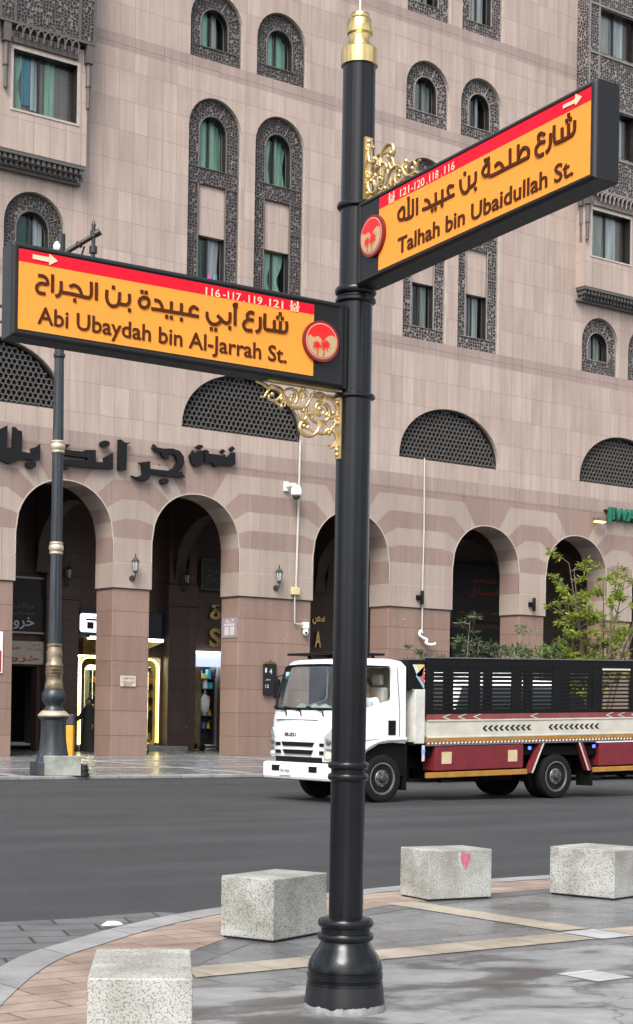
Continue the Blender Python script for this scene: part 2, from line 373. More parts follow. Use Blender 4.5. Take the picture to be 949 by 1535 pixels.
SIGN_A_STROKES = [[(1.6599,3.359),(1.6391,3.359),(1.6232,3.3479),(1.6198,3.3271),(1.649,3.3269),(1.6659,3.3157),(1.6693,3.2994),(1.6597,3.2849),(1.6315,3.2824)],[(1.5964,3.3691),(1.5962,3.2967)],[(1.5561,3.3451),(1.5565,3.3102),(1.5646,3.2867),(1.5786,3.2803)],[(1.5564,3.3003),(1.5067,3.2997),(1.4534,3.2946),(1.4212,3.294)],[(1.5136,3.3322),(1.4941,3.3399),(1.4699,3.3273),(1.456,3.2957)],[(1.4144,3.3627),(1.4135,3.3101),(1.4266,3.2942),(1.4534,3.2946)],[(1.3891,3.3628),(1.3889,3.2909)],[(1.3384,3.3372),(1.3395,3.3052),(1.3265,3.2777),(1.3019,3.2729),(1.2815,3.2879),(1.2768,3.3351)],[(1.2815,3.2879),(1.2475,3.2864),(1.2301,3.2999),(1.2291,3.3341)],[(1.1029,3.3275),(1.0815,3.3238),(1.0671,3.3026),(1.0685,3.287)],[(1.1167,3.2857),(1.0685,3.286),(0.8848,3.282)],[(1.0208,3.3284),(1.0212,3.2856)],[(0.9703,3.327),(0.9707,3.2846)],[(0.8871,3.3139),(0.9085,3.3235),(0.9254,3.3087),(0.9267,3.2852)],[(1.157,3.3324),(1.1375,3.3279),(1.1327,3.3117),(1.1397,3.2938),(1.1573,3.2853),(1.1746,3.2922),(1.1804,3.3077),(1.1741,3.3239),(1.157,3.3324)],[(0.8398,3.3053),(0.837,3.2796),(0.8199,3.2594),(0.7966,3.2562),(0.7764,3.2666),(0.765,3.2854)],[(0.7839,3.2976),(0.768,3.286),(0.7502,3.2716),(0.7297,3.2727),(0.7211,3.2869),(0.7205,3.3185)],[(0.6945,3.343),(0.6932,3.2685)],[(0.6854,3.3632),(0.696,3.3639),(0.7,3.3554),(0.6852,3.3538)],[(0.5971,3.3349),(0.6156,3.3367),(0.6302,3.3226),(0.6251,3.3048),(0.5989,3.3019)],[(0.6239,3.3023),(0.6444,3.2864),(0.6482,3.2675),(0.6349,3.2518),(0.6051,3.2519)],[(0.5615,3.3184),(0.5607,3.2761),(0.5664,3.2584),(0.5812,3.2501)],[(0.5366,3.3377),(0.5368,3.2792),(0.5263,3.2672),(0.4792,3.2669),(0.4337,3.2663),(0.4187,3.281),(0.4193,3.3147)],[(0.4861,3.3124),(0.4853,3.2672)],[(0.4528,3.3114),(0.4538,3.2674)]]
SIGN_A_DOTS = [(1.4913,3.2729),(1.3077,3.3566),(1.2279,3.2646),(1.1685,3.3563),(1.1474,3.3557),(1.0438,3.2594),(1.0201,3.2584),(0.9696,3.2563),(0.8165,3.2327),(0.7932,3.232),(0.7205,3.2492),(0.4683,3.3307),(0.4428,3.3298),(0.4547,3.3496)]
SIGN_B_STROKES = [[(0.4696,3.8196),(0.4432,3.8051),(0.4385,3.7826),(0.4533,3.7659),(0.4809,3.7671),(0.4832,3.811),(0.4696,3.8196)],[(0.4846,3.7626),(0.5095,3.7576),(0.549,3.7611),(0.5529,3.7783),(0.5514,3.8348)],[(0.518,3.8364),(0.52,3.7629)],[(0.5838,3.8318),(0.5857,3.7599)],[(0.6448,3.8098),(0.669,3.8012),(0.6869,3.7711)],[(0.6287,3.7711),(0.6869,3.7701),(0.8617,3.7796)],[(0.7262,3.82),(0.7291,3.7734)],[(0.7756,3.8212),(0.7768,3.7768)],[(0.8566,3.8196),(0.8277,3.826),(0.8157,3.8099),(0.8289,3.7788)],[(0.9071,3.8316),(0.912,3.7979),(0.9304,3.7708),(0.953,3.7685),(0.9686,3.7809),(0.9689,3.8329)],[(0.9686,3.7819),(1.0003,3.7876),(1.0158,3.8009),(1.0164,3.8377)],[(1.1003,3.857),(1.0735,3.8422),(1.0639,3.8227),(1.0822,3.8056),(1.1054,3.8093),(1.1066,3.8529),(1.1003,3.857)],[(1.1079,3.8013),(1.1327,3.7948),(1.2388,3.8015),(1.3714,3.8087)],[(1.151,3.8288),(1.1714,3.8379),(1.193,3.8263),(1.2088,3.7999)],[(1.2505,3.8742),(1.2522,3.8027)],[(1.3039,3.8761),(1.3056,3.8065)],[(1.3067,3.8229),(1.3338,3.8536),(1.3595,3.8512),(1.373,3.8333),(1.3714,3.8087)],[(1.472,3.8753),(1.4504,3.8861),(1.4349,3.8774),(1.4412,3.8531),(1.4741,3.8453)],[(1.4428,3.848),(1.4217,3.8317),(1.4223,3.8081),(1.4419,3.7947),(1.4668,3.7959)],[(1.511,3.8652),(1.5106,3.8234),(1.5033,3.8069),(1.488,3.798)],[(1.5335,3.8913),(1.5347,3.8399),(1.5505,3.8193),(1.633,3.8237),(1.6565,3.8353),(1.659,3.8758)],[(1.5826,3.8679),(1.5851,3.8221)],[(1.6216,3.8728),(1.6242,3.823)]]
SIGN_B_DOTS = [(0.5176,3.8484),(0.7019,3.7485),(0.7272,3.7494),(0.7757,3.7542),(0.9388,3.8532),(1.0166,3.7661),(1.0821,3.8732),(1.1045,3.8739),(1.6109,3.8911),(1.6328,3.8925),(1.6214,3.9119)]
HOTEL_GLYPHS = [[(-7.363,9.399),(-7.302,9.405),(-7.162,9.327),(-6.961,9.357),(-7.099,9.28),(-7.11,8.528),(-7.369,8.515)],[(-7.67,9.239),(-7.685,9.196),(-7.728,9.158),(-7.791,9.132),(-7.861,9.125),(-7.925,9.136),(-7.969,9.165),(-7.985,9.204),(-7.97,9.247),(-7.927,9.285),(-7.865,9.311),(-7.794,9.319),(-7.731,9.307),(-7.686,9.279)],[(-9.29,8.896),(-9.085,8.905),(-8.551,8.918),(-8.462,8.972),(-8.139,9.007),(-8.132,8.663),(-7.839,8.68),(-7.842,8.826),(-7.646,8.927),(-7.561,8.989),(-7.562,8.509),(-8.123,8.492),(-9.282,8.474),(-9.285,8.635),(-9.08,8.644),(-8.412,8.674),(-8.399,8.755),(-9.287,8.753)],[(-9.203,8.971),(-9.088,9.075),(-8.969,9.057),(-9.057,8.987),(-9.144,8.912)],[(-9.165,8.465),(-9.076,8.422),(-8.987,8.391),(-9.074,8.343),(-9.163,8.36)],[(-6.172,9.396),(-6.059,9.305),(-5.82,9.298),(-5.533,9.335),(-5.274,9.289),(-5.125,9.126),(-5.121,8.907),(-5.231,8.731),(-5.311,8.668),(-5.182,8.681),(-5.148,8.602),(-5.049,8.515),(-5.388,8.496),(-6.282,8.503),(-6.326,8.349),(-6.435,8.266),(-6.654,8.263),(-6.842,8.312),(-6.931,8.384),(-6.781,8.364),(-6.61,8.403),(-6.539,8.477),(-6.553,8.732),(-6.68,8.795),(-6.304,8.872),(-6.291,8.651),(-5.664,8.654),(-5.458,8.762),(-5.348,8.938),(-5.383,9.099),(-5.498,9.169),(-5.706,9.152),(-5.639,9.017),(-5.783,9.016),(-5.912,9.098),(-5.914,9.166),(-6.088,9.174),(-6.217,9.269)],[(-5.643,8.342),(-5.656,8.299),(-5.695,8.262),(-5.753,8.238),(-5.816,8.232),(-5.874,8.245),(-5.914,8.275),(-5.929,8.314),(-5.916,8.357),(-5.877,8.394),(-5.82,8.418),(-5.756,8.424),(-5.698,8.411),(-5.658,8.382)],[(-4.792,9.37),(-4.746,9.302),(-4.732,9.208),(-4.699,9.221),(-4.644,9.351),(-4.428,9.384),(-4.421,8.991),(-4.534,8.912),(-4.692,8.896),(-4.818,8.95),(-4.866,9.06),(-4.913,9.198),(-4.847,9.253)],[(-4.692,9.47),(-4.58,9.554),(-4.552,9.524),(-4.512,9.561),(-4.426,9.499),(-4.555,9.418)],[(-4.394,9.407),(-4.326,9.433),(-4.227,9.386),(-4.232,9.318),(-3.829,9.323),(-3.793,9.269),(-3.632,9.363),(-3.617,9.19),(-3.572,9.272),(-3.388,9.438),(-3.264,9.461),(-3.264,9.091),(-3.357,9.042),(-3.846,9.031),(-3.914,8.947),(-4.007,8.957),(-4.101,9.053),(-4.365,9.045)],[(-3.798,9.436),(-3.716,9.515),(-3.631,9.454),(-3.714,9.376)],[(-3.465,9.55),(-3.373,9.637),(-3.278,9.57),(-3.37,9.482)],[(-11.315,9.22),(-11.204,9.258),(-11.148,9.277),(-10.954,9.389),(-10.957,8.775),(-10.774,8.782),(-10.762,9.373),(-10.729,9.384),(-10.628,9.299),(-10.5,9.275),(-10.504,8.708),(-10.19,8.69),(-10.193,8.832),(-10.007,8.904),(-9.922,8.986),(-9.929,8.524),(-10.529,8.5),(-10.655,8.41),(-10.865,8.311),(-11.02,8.372),(-11.133,8.411),(-11.301,8.432)],[(-10.041,8.383),(-10.056,8.334),(-10.099,8.292),(-10.162,8.265),(-10.232,8.258),(-10.295,8.272),(-10.339,8.305),(-10.356,8.351),(-10.341,8.399),(-10.298,8.441),(-10.236,8.469),(-10.166,8.476),(-10.102,8.462),(-10.058,8.428)]]
BRACKET_SCROLLS = [[(0.548,0.0194),(0.5108,0.0269),(0.4894,0.0385),(0.4628,0.0379),(0.428,0.0388),(0.4036,0.0573),(0.3814,0.0903),(0.3432,0.1146),(0.3052,0.1153),(0.2728,0.1),(0.2489,0.0641),(0.2356,0.0435)],[(0.5177,0.0886),(0.4992,0.0842),(0.4837,0.059),(0.4576,0.0326),(0.4255,0.0314),(0.4038,0.0431),(0.414,0.0749),(0.443,0.0969),(0.4698,0.0951),(0.4754,0.0769),(0.4569,0.0678)],[(0.443,0.0969),(0.4241,0.109),(0.4051,0.1188)],[(0.4036,0.0549),(0.3771,0.0331),(0.3448,0.0295),(0.3254,0.051),(0.3275,0.0845),(0.3462,0.0983),(0.36,0.0832),(0.3495,0.0655)],[(0.3232,0.0223),(0.3064,0.0537),(0.2818,0.0558),(0.2686,0.0305),(0.2879,0.0208)],[(0.2569,0.0721),(0.2533,0.1193),(0.2334,0.1602),(0.2002,0.1711),(0.1618,0.1576),(0.1402,0.1314),(0.1465,0.0889),(0.18,0.071),(0.2101,0.0837),(0.215,0.1153),(0.1954,0.1324),(0.1736,0.1181),(0.1795,0.0996),(0.196,0.1037)],[(0.3134,0.1162),(0.3045,0.1532),(0.2879,0.1705),(0.2718,0.1546),(0.2833,0.1225)],[(0.2029,0.1762),(0.1997,0.1997),(0.2157,0.2252),(0.2538,0.2433),(0.2922,0.2328),(0.3036,0.2054),(0.2931,0.1829),(0.2687,0.1781),(0.2548,0.191),(0.2654,0.2063),(0.2792,0.1982)],[(0.2544,0.21),(0.2104,0.2175),(0.1772,0.2214),(0.1443,0.2086),(0.1225,0.1872),(0.0979,0.1607)],[(0.1583,0.0518),(0.1306,0.0488),(0.1079,0.0704),(0.0962,0.1028),(0.1064,0.152)],[(0.1067,0.1376),(0.14,0.1386),(0.1568,0.1284),(0.1405,0.1123),(0.1182,0.1147)],[(0.2251,0.0161),(0.208,0.0477),(0.2246,0.04),(0.1919,0.0268),(0.1585,0.0375),(0.1253,0.0338),(0.097,0.0596)],[(0.1278,0.1974),(0.1053,0.2143),(0.0962,0.2519),(0.0927,0.2901)],[(0.1432,0.266),(0.1208,0.2783),(0.0959,0.2711),(0.0923,0.3141)]]
# ---------------------------------------------------------------- ground, road, pavements
def sheet(name, pts2, z, m, kind='structure', fn=None):
    mb = MB(); mb.poly([pts2], fn or (lambda x, y: (x, y, z))); o = mb.build(name, m); tag(o, kind=kind); return o
sheet('road', [(-300, -300), (300, -300), (300, 300), (-300, 300)], -.02, M['asphalt'])
# far pavement: kerb 11 m in front of the hotel
mb = MB(); mb.quad((-60, -11.0, .047), (60, -11.0, .047), (60, .0, .13), (-60, .0, .13)); mb.quad((-60, .0, .13), (60, 0, .13), (60, 12, .13), (-60, 12, .13)); o = mb.build('far_pavement', M['pave_far']); tag(o, kind='structure')
mb = MB()
for i in range(-40, 40): mb.box(i*1.2+.004, i*1.2+1.196, -11.15, -10.86, -.02, .056)
o = mb.build('far_kerb', M['kerb'], bevel=.015); tag(o, kind='structure')
mb = MB()
fz = lambda y: .13+.083*y/11.0+.005
for x0, x1, y0, y1 in ((-40, 40, -7.6, -7.2), (-40, 40, -3.3, -3.0)): mb.quad((x0, y0, fz(y0)), (x1, y0, fz(y0)), (x1, y1, fz(y1)), (x0, y1, fz(y1)))
for x in range(-34, 30, 6): mb.quad((x, -10.8, fz(-10.8)+.003), (x+.35, -10.8, fz(-10.8)+.003), (x+.35, -.01, fz(0)+.003), (x, -.01, fz(0)+.003))
o = mb.build('far_paving_strips', M['pale_strip']); tag(o, kind='structure')
# near corner: kerb curve (measured on the ground)
cur = smooth_path([(-1.55, -6), (-1.62, 2), (-1.70, 6), (-1.76, 8.6), (-1.70, 9.75), (-1.52, 10.45), (-1.31, 11.13), (-.98, 11.92), (-.55, 12.6), (-.05, 13.3), (.45, 13.88), (.98, 14.42), (1.62, 14.95), (2.3, 15.47), (4, 16.75), (6.5, 18.63), (9.5, 20.88), (14, 24.25), (22, 30.25), (35, 40), (50, 51.25)], 8)
def offset(path, d):
    out = []
    for i, p in enumerate(path):
        a = Vector(path[max(i-1, 0)]); b = Vector(path[min(i+1, len(path)-1)]); t = (b-a).normalized(); q = Vector(p)+d*Vector((t.y, -t.x)); out.append(tuple(q))
    return out
def band(name, d0, d1, z, m, zb=None):
    A, B = offset(cur, d0), offset(cur, d1); mb = MB(); d = 0
    for i in range(len(A)-1):
        mb.quad(at(*A[i], z), at(*B[i], z), at(*B[i+1], z), at(*A[i+1], z))
        if zb is not None: mb.quad(at(*A[i], zb), at(*A[i], z), at(*A[i+1], z), at(*A[i+1], zb))
    o = mb.build(name, m); tag(o, kind='structure'); return o
band('near_kerb', 0, .25, .004, M['kerb'], -.03)
band('rust_paving_band', .25, .86, .0, M['red_tile'])
band('dark_paving_border', .86, 1.08, -.002, M['dark_border'])
inner = offset(cur, 1.08)
mb = MB(); mb.poly([inner+[(50, -6)]], lambda x, y: at(x, y, -.004)); o = mb.build('near_pavement', M['pave']); tag(o, kind='structure')
# pale paver apron at street level on the left
ap = [(-1.76, 9.2), (-1.70, 9.75), (-1.52, 10.45), (-1.31, 11.13), (-.98, 11.92), (-.86, 12.10), (-1.12, 12.22), (-1.7, 11.72), (-2.2, 11.45), (-3.5, 10.9), (-6, 9.6), (-6, 4), (-1.75, 4)]
mb = MB(); mb.poly([ap], lambda x, y: at(x-.004, y, -.014)); o = mb.build('paver_apron', M['apron']); tag(o, kind='structure')
# inlaid strips, following the street's own axes
mb = MB()
mb.quad((-27.0, -34.97, .0012), (-23.86, -34.97, .0012), (-23.86, -34.64, .0012), (-26.85, -34.64, .0012))
mb.quad((-23.50, -34.97, .0012), (-12, -34.97, .0012), (-12, -34.64, .0012), (-23.50, -34.64, .0012))
mb.quad((-23.8, -34.56, .0012), (-23.5, -34.56, .0012), (-23.5, -32.7, .0012), (-23.8, -32.7, .0012))
o = mb.build('buff_paving_strips', M['buff']); tag(o, kind='structure')
mb = MB(); mb.quad((-23.84, -35.0, .0022), (-23.52, -35.0, .0022), (-23.52, -34.62, .0022), (-23.84, -34.62, .0022)); mb.quad((-25.2, -36.25, .006), (-24.92, -36.25, .006), (-24.92, -35.93, .006), (-25.2, -35.93, .006))
o = mb.build('white_paving_tiles', M['white_tile']); tag(o, kind='structure')
edge = [(-.72, 6.0), (-.70, 7.6), (-.66, 8.62), (-.45, 8.80), (-.2, 8.86), (.04, 9.0), (.22, 9.30), (.42, 9.72), (.66, 9.86), (.95, 10.12), (1.29, 10.34), (1.6, 10.46), (1.82, 10.66), (2.4, 10.9), (3.4, 11.9), (6, 13), (8, 6), (2, 0), (-.8, 0)]
mb = MB(); mb.poly([smooth_path(edge, 4)], lambda x, y: at(x, y, .0025)); o = mb.build('cement_patch', M['cement']); tag(o, kind='structure')

# ---------------------------------------------------------------- hotel
hotel = empty('hotel_building', (0, 0, 0), 0, 'large stone hotel with a striped arcade, lunette screens and lattice framed windows', 'building')
F0 = lambda x, z: (x, 0, z)
def fy(y): return lambda x, z: (x, y, z)
AX = [-15.0, -9.0, -4.53, 1.46, 7.4, 11.83, 16.3, 22.2]; AR = 1.565; ZS = 6.47; AH = 1.585
def arch_z(dx):
    t = min(1, abs(dx)/AR); return ZS+AH*(1-t**2.12)**(1/2.12)
X0, X1 = -19.5, 26.0
JO = {1: [(1.565, 6.555), (1.565, 6.555)], 2: [(None, 6.99), (2.0, 7.125)], 3: [(None, 7.38), (1.86, 7.695)], 4: [(None, 7.745), (1.56, 8.25)], 5: [(None, 7.975), (1.08, 8.80)], 6: [(None, 8.04), (.30, 9.07)]}
def dx_at(z):
    lo, hi = 0.0, AR
    for _ in range(40):
        m_ = (lo+hi)/2
        if arch_z(m_) > z: lo = m_
        else: hi = m_
    return lo
JD = {k: ((v[0][0] if v[0][0] else dx_at(v[0][1])), v[0][1], v[1][0], v[1][1]) for k, v in JO.items()}
JD[6] = (.215, arch_z(.215), .285, 9.07)
def arc(c, d0, d1, n=5): return [(c+d0+(d1-d0)*i/n, arch_z(d0+(d1-d0)*i/n)) for i in range(n+1)]
aw = MB(); stripes = [1, 0, 1, 0, 1, 0]     # pink / buff above the buff block
tr = MB()
for i in range(len(AX)-1):
    a, b = AX[i], AX[i+1]
    prev = [(a+AR, 5.81), (b-AR, 5.81)]; prevd = (AR, 5.81)
    for k in range(1, 7):
        d0, z0, d1, z1 = JD[k]; half = (b-a)/2-.03
        d1 = min(d1, half)
        if k == 6: top = [(a+d0, z0), (a+.285, 9.07), (b-.285, 9.07), (b-d0, z0)]
        elif k == 1: top = [(a+AR, z0), (b-AR, z0)]
        else: top = [(a+d0, z0), (a+d1, z1), (b-d1, z1), (b-d0, z0)]
        pd = JD[k-1][0] if k > 1 else AR
        left = arc(a, d0, pd, 6 if k > 1 else 1)[1:-1] if k > 1 else []
        if k == 2: left = arc(a, d0, AR, 6)[1:-1]+[]
        right = [(2*((a+b)/2)-x, z) for x, z in left][::-1]
        # polygon: lower edge left->right, right arc up, upper edge right->left, left arc down
        lo = prev
        poly = lo+right+top[::-1]+left
        aw.poly([poly], F0, stripes[k-1])
        prev = top
for c in AX:
    aw.poly([arc(c, -.215, .215, 6)+[(c+.285, 9.07), (c-.285, 9.07)]], F0, 0)
    # intrados, stone by stone
    ds = [AR, JD[2][0], JD[3][0], JD[4][0], JD[5][0], .215]; ms = [0, 1, 0, 1, 0]
    for sgn in (-1, 1):
        for q, (z0, z1, m_) in enumerate(((5.08, 5.81, 1), (5.81, 6.555, 0))):
            aw.quad((c+sgn*AR, 0, z0), (c+sgn*AR, 1.0, z0), (c+sgn*AR, 1.0, z1), (c+sgn*AR, 0, z1), m_, [(0, z0), (1, z0), (1, z1), (0, z1)])
        for j in range(5):
            p = arc(c, sgn*ds[j], sgn*ds[j+1], 6)
            if j == 0: p = [(c+sgn*AR, 6.555)]+[q for q in p if q[1] > 6.555]
            for u in range(len(p)-1):
                aw.quad((p[u][0], 0, p[u][1]), (p[u+1][0], 0, p[u+1][1]), (p[u+1][0], 1, p[u+1][1]), (p[u][0], 1, p[u][1]), 1-ms[j] if j else 1, [(0, p[u][1]), (0, p[u+1][1]), (1, p[u+1][1]), (1, p[u][1])])
    p = arc(c, -.215, .215, 6)
    for u in range(6): aw.quad((p[u][0], 0, p[u][1]), (p[u+1][0], 0, p[u+1][1]), (p[u+1][0], 1, p[u+1][1]), (p[u][0], 1, p[u][1]), 0, [(0, 0), (.1, 0), (.1, 1), (0, 1)])
    # thin arris strip round each arch, pale to paint its bevel highlight
    full = [(c-AR, 5.83)]+arc(c, -AR, AR, 40)+[(c+AR, 5.83)]
    for u in range(len(full)-1):
        p0, p1 = full[u], full[u+1]
        def outw(p): 
            v = Vector((p[0]-c, max(0, p[1]-ZS))); v.normalize(); return (p[0]+v.x*.035, p[1]+v.y*.035)
        q0, q1 = outw(p0), outw(p1)
        tr.quad((p0[0], -.012, p0[1]), (p1[0], -.012, p1[1]), (q1[0], -.012, q1[1]), (q0[0], -.012, q0[1]))
        tr.quad((p0[0], -.012, p0[1]), (p1[0], -.012, p1[1]), (p1[0], .02, p1[1]), (p0[0], .02, p0[1]))
        tr.quad((q0[0], -.012, q0[1]), (q1[0], -.012, q1[1]), (q1[0], 0, q1[1]), (q0[0], 0, q0[1]))
# inner faces of the arcade wall
bk = [(AX[0]-AR, 5.08), (AX[0]-AR, 9.6), (AX[-1]+AR, 9.6), (AX[-1]+AR, 5.08)]
holes = []
outer = [(AX[0]-AR-.001, 5.08)]
for c in AX: outer += [(c-AR, 5.08)]+[(x, z) for x, z in arc(c, -AR, AR, 24)]+[(c+AR, 5.08)]
outer += [(AX[-1]+AR+.001, 5.08), (AX[-1]+AR+.001, 9.6), (AX[0]-AR-.001, 9.6)]
aw.poly([outer], fy(1.0), 2)
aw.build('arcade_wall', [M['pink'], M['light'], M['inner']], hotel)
tr.build('arris_highlight', M['edge'], hotel)
# piers and the buff blocks on them
spans = [(X0, AX[0]-AR)]+[(AX[i]+AR, AX[i+1]-AR) for i in range(len(AX)-1)]+[(AX[-1]+AR, X1)]
for a, b in spans:
    p = MB(); p.box(a+.04, b-.04, .035, 1.0, .12, 5.07); po = p.build('pier', M['pier'], hotel, bevel=.02)
    q = MB(); q.box(a-.005, b+.005, -.02, 1.005, 5.08, 5.81); q.build('impost_block', M['light'], po, bevel=.012)
    q = MB(); q.box(a+.0, b-.0, .0, 1.0, 5.06, 5.085); q.build('shadow_joint', M['vault'], po)
# upper wall in courses
ARCHW = []          # (centre x) of every window column pair
def arch_loop(cx, hw, zb, zs, n=14, k=1.0):
    return [(cx-hw, zb), (cx+hw, zb), (cx+hw, zs)]+[(cx+hw*math.cos(math.pi*i/n), zs+hw*k*math.sin(math.pi*i/n)) for i in range(1, n)]+[(cx-hw, zs)]
def lun_loop(cx, n=28):
    return [(cx-2.26, 10.06), (cx+2.26, 10.06)]+[(cx+2.26*math.cos(math.pi*i/n), 10.06+1.82*math.sin(math.pi*i/n)**.92) for i in range(1, n)]
PAIR = [-12.6+.02, -10.13, -4.075, -1.63, 4.41, 6.84, 12.86, 15.30]          # centres of the window columns
TALL = [-4.075, -1.63, 4.41, 6.84]
LOW = [-12.58, -10.13, 12.86, 15.30]
LUN = [-11.36, -2.86, 5.65, 14.14]
fw = MB()
def strip(z0, z1, loops, mi, base):
    pts0 = [[(X0, z0), (X1, z0), (X1, z1), (X0, z1)]]+loops
    n0 = len(fw.f); fw.poly(pts0, F0, mi)
    for k in range(n0, len(fw.f)): fw.uv[k] = [(u, v-base) for u, v in fw.uv[k]]
tallw = lambda c: arch_loop(c, .96, 14.06, 19.21)
loww = lambda c: arch_loop(c, .96, 14.06, 15.15)
uppw = lambda c: arch_loop(c, .955, 21.29, 22.465)
topw = lambda c: [(c-.955, 24.9), (c+.955, 24.9), (c+.955, 28.6), (c-.955, 28.6)]
strip(9.07, 9.51, [], 1, 0); strip(9.51, 13.6, [lun_loop(c) for c in LUN], 0, 10.06); strip(13.6, 14.05, [], 1, 0)
strip(14.05, 20.84, [tallw(c) for c in TALL]+[loww(c) for c in LOW], 0, 14.05); strip(20.84, 21.28, [], 1, 0)
strip(21.28, 24.45, [uppw(c) for c in TALL], 0, 20.39); strip(24.45, 24.89, [], 1, 0); strip(24.89, 30, [topw(c) for c in TALL], 0, 24.89)
for lp in [lun_loop(c) for c in LUN]: fw.rim(lp, F0, fy(.30), 2)
for lp in [tallw(c) for c in TALL]+[loww(c) for c in LOW]+[uppw(c) for c in TALL]+[topw(c) for c in TALL]: fw.rim(lp, F0, fy(.16), 2)
for x in (X0, X1): fw.quad((x, 0, 5), (x, 20, 5), (x, 20, 30), (x, 0, 30), 0, [(0, 5), (20, 5), (20, 30), (0, 30)])
fw.build('facade_wall', [M['stone'], M['band'], M['edge']], hotel)
sh = MB(); sh.box(X0, X1, .3, 20, 30, 30.3); sh.box(X0, X1, 19.7, 20, .12, 30); sh.box(X0, X0+.3, 1, 19.7, .12, 30); sh.box(X1-.3, X1, 1, 19.7, .12, 30)
sh.box(X0+.3, X1-.3, 1.02, 19.7, 8.75, 9.0); sh.build('roof', M['inner'], hotel)
# gallery behind the arcade
DOORS = [(-8.1, -6.72, .13, 2.86), (-5.25, -2.05, .32, 3.30), (-.78, .55, .16, 3.58), (3.3, 5.5, .13, 3.5), (8.0, 9.6, .13, 3.4)]
gw = MB(); gw.poly([[(X0+.3, .121), (X1-.3, .121), (X1-.3, 8.74), (X0+.3, 8.74)]]+[[(a, c), (b, c), (b, d), (a, d)] for a, b, c, d in DOORS], fy(6.0), 0)
for a, b, c, d in DOORS: gw.rim([(a, c), (b, c), (b, d), (a, d)], fy(6.0), fy(6.4), 0)
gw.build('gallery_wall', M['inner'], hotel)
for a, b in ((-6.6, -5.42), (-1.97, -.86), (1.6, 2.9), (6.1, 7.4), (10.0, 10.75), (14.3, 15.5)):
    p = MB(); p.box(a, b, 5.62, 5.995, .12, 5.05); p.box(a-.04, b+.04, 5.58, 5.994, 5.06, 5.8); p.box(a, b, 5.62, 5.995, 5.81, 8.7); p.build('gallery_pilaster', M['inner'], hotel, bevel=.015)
for i in range(len(AX)-1):
    xm = (AX[i]+AX[i+1])/2
    p = MB(); n = 12
    loop = [(1.02, 8.74), (1.02, 5.9)]+[(3.5-2.2*math.cos(math.pi*k/n), 5.9+2.1*math.sin(math.pi*k/n)) for k in range(n+1)]+[(5.6, 5.9), (5.6, 8.74)]
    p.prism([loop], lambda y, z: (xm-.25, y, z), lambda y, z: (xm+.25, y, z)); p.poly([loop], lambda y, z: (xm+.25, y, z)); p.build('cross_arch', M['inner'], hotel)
mb = MB(); mb.box(-5.6, -1.4, 5.2, 5.99, .125, .30); mb.build('shop_step', M['kerb'], hotel, bevel=.01)

# --- windows: thing > window > pane, curtain
def rim_tube(mb, loop, y, r, mi): 
    pts = [(x, y, z) for x, z in loop]; mb.tube(pts+[pts[0]], r, 6, mi, cap=False)
def curtain(win, x0, x1, z0, z1, m, y=.49, amp=.035, tie=0):
    mb = MB(); n = max(8, int((x1-x0)/.035)); rows = 8; ph = random.random()*6
    g = []
    for j in range(rows+1):
        t = j/rows; z = z0+(z1-z0)*t; w = 1-tie*math.exp(-((t-.45)/.22)**2)
        g.append([(x0+(x1-x0)*((i/n)*w), y+amp*math.sin(ph+i*1.35+.4*math.sin(i*.6)), z) for i in range(n+1)])
    for j in range(rows):
        for i in range(n): mb.quad(g[j][i], g[j][i+1], g[j+1][i+1], g[j+1][i])
    mb.build('curtain', m, win, smooth=60)
def glazing(win, loop, y, split):
    mb = MB(); mb.poly([loop], fy(y)); mb.build('pane', M['pane'], win)
    zt = max(p[1] for p in loop); zb = min(p[1] for p in loop); xs = [p[0] for p in loop]; c = (min(xs)+max(xs))/2
    f = MB(); f.box(c-.03+split, c+.03+split, y-.03, y+.01, zb, zt-.03); rim_tube(f, loop, y-.005, .03, 0); f.build('sash', M['dark_frame'], win)
def decor(f, cx, zs, r0, r1, y):
    for a in (25, 62, 118, 155): f.tube([(cx+r0*math.cos(R(a)), y, zs+r0*math.sin(R(a))), (cx+r1*math.cos(R(a)), y, zs+r1*math.sin(R(a)))], .022, 5, 1)
def frame_rims(f, y0, loops, out):
    for l in loops: rim_tube(f, l, y0-.004, .028, 1)
    rim_tube(f, out, y0-.01, .03, 1)
def upper_window(cx, pale, cols):
    out = arch_loop(cx, .95, 21.295, 22.465); inn = arch_loop(cx, .5, 21.72, 22.43)
    f = MB(); f.poly([out, inn], fy(.15), 0); f.rim(inn, fy(.15), fy(.50), 3); frame_rims(f, .15, [inn], out); decor(f, cx, 22.45, .5, .93, .146)
    f.tube([(cx-.93, .146, 21.72), (cx-.5, .146, 21.72)], .022, 5, 1); f.tube([(cx+.93, .146, 21.72), (cx+.5, .146, 21.72)], .022, 5, 1)
    w = f.build('window', [M['lattice_pale' if pale else 'lattice'], M['bar_pale' if pale else 'bar'], M['bar'], M['dark_frame']], hotel)
    glazing(w, inn, .42, 0)
    for (a, b, m) in cols: curtain(w, cx-.5+a, cx-.5+b, 21.7, 22.95, M[m])
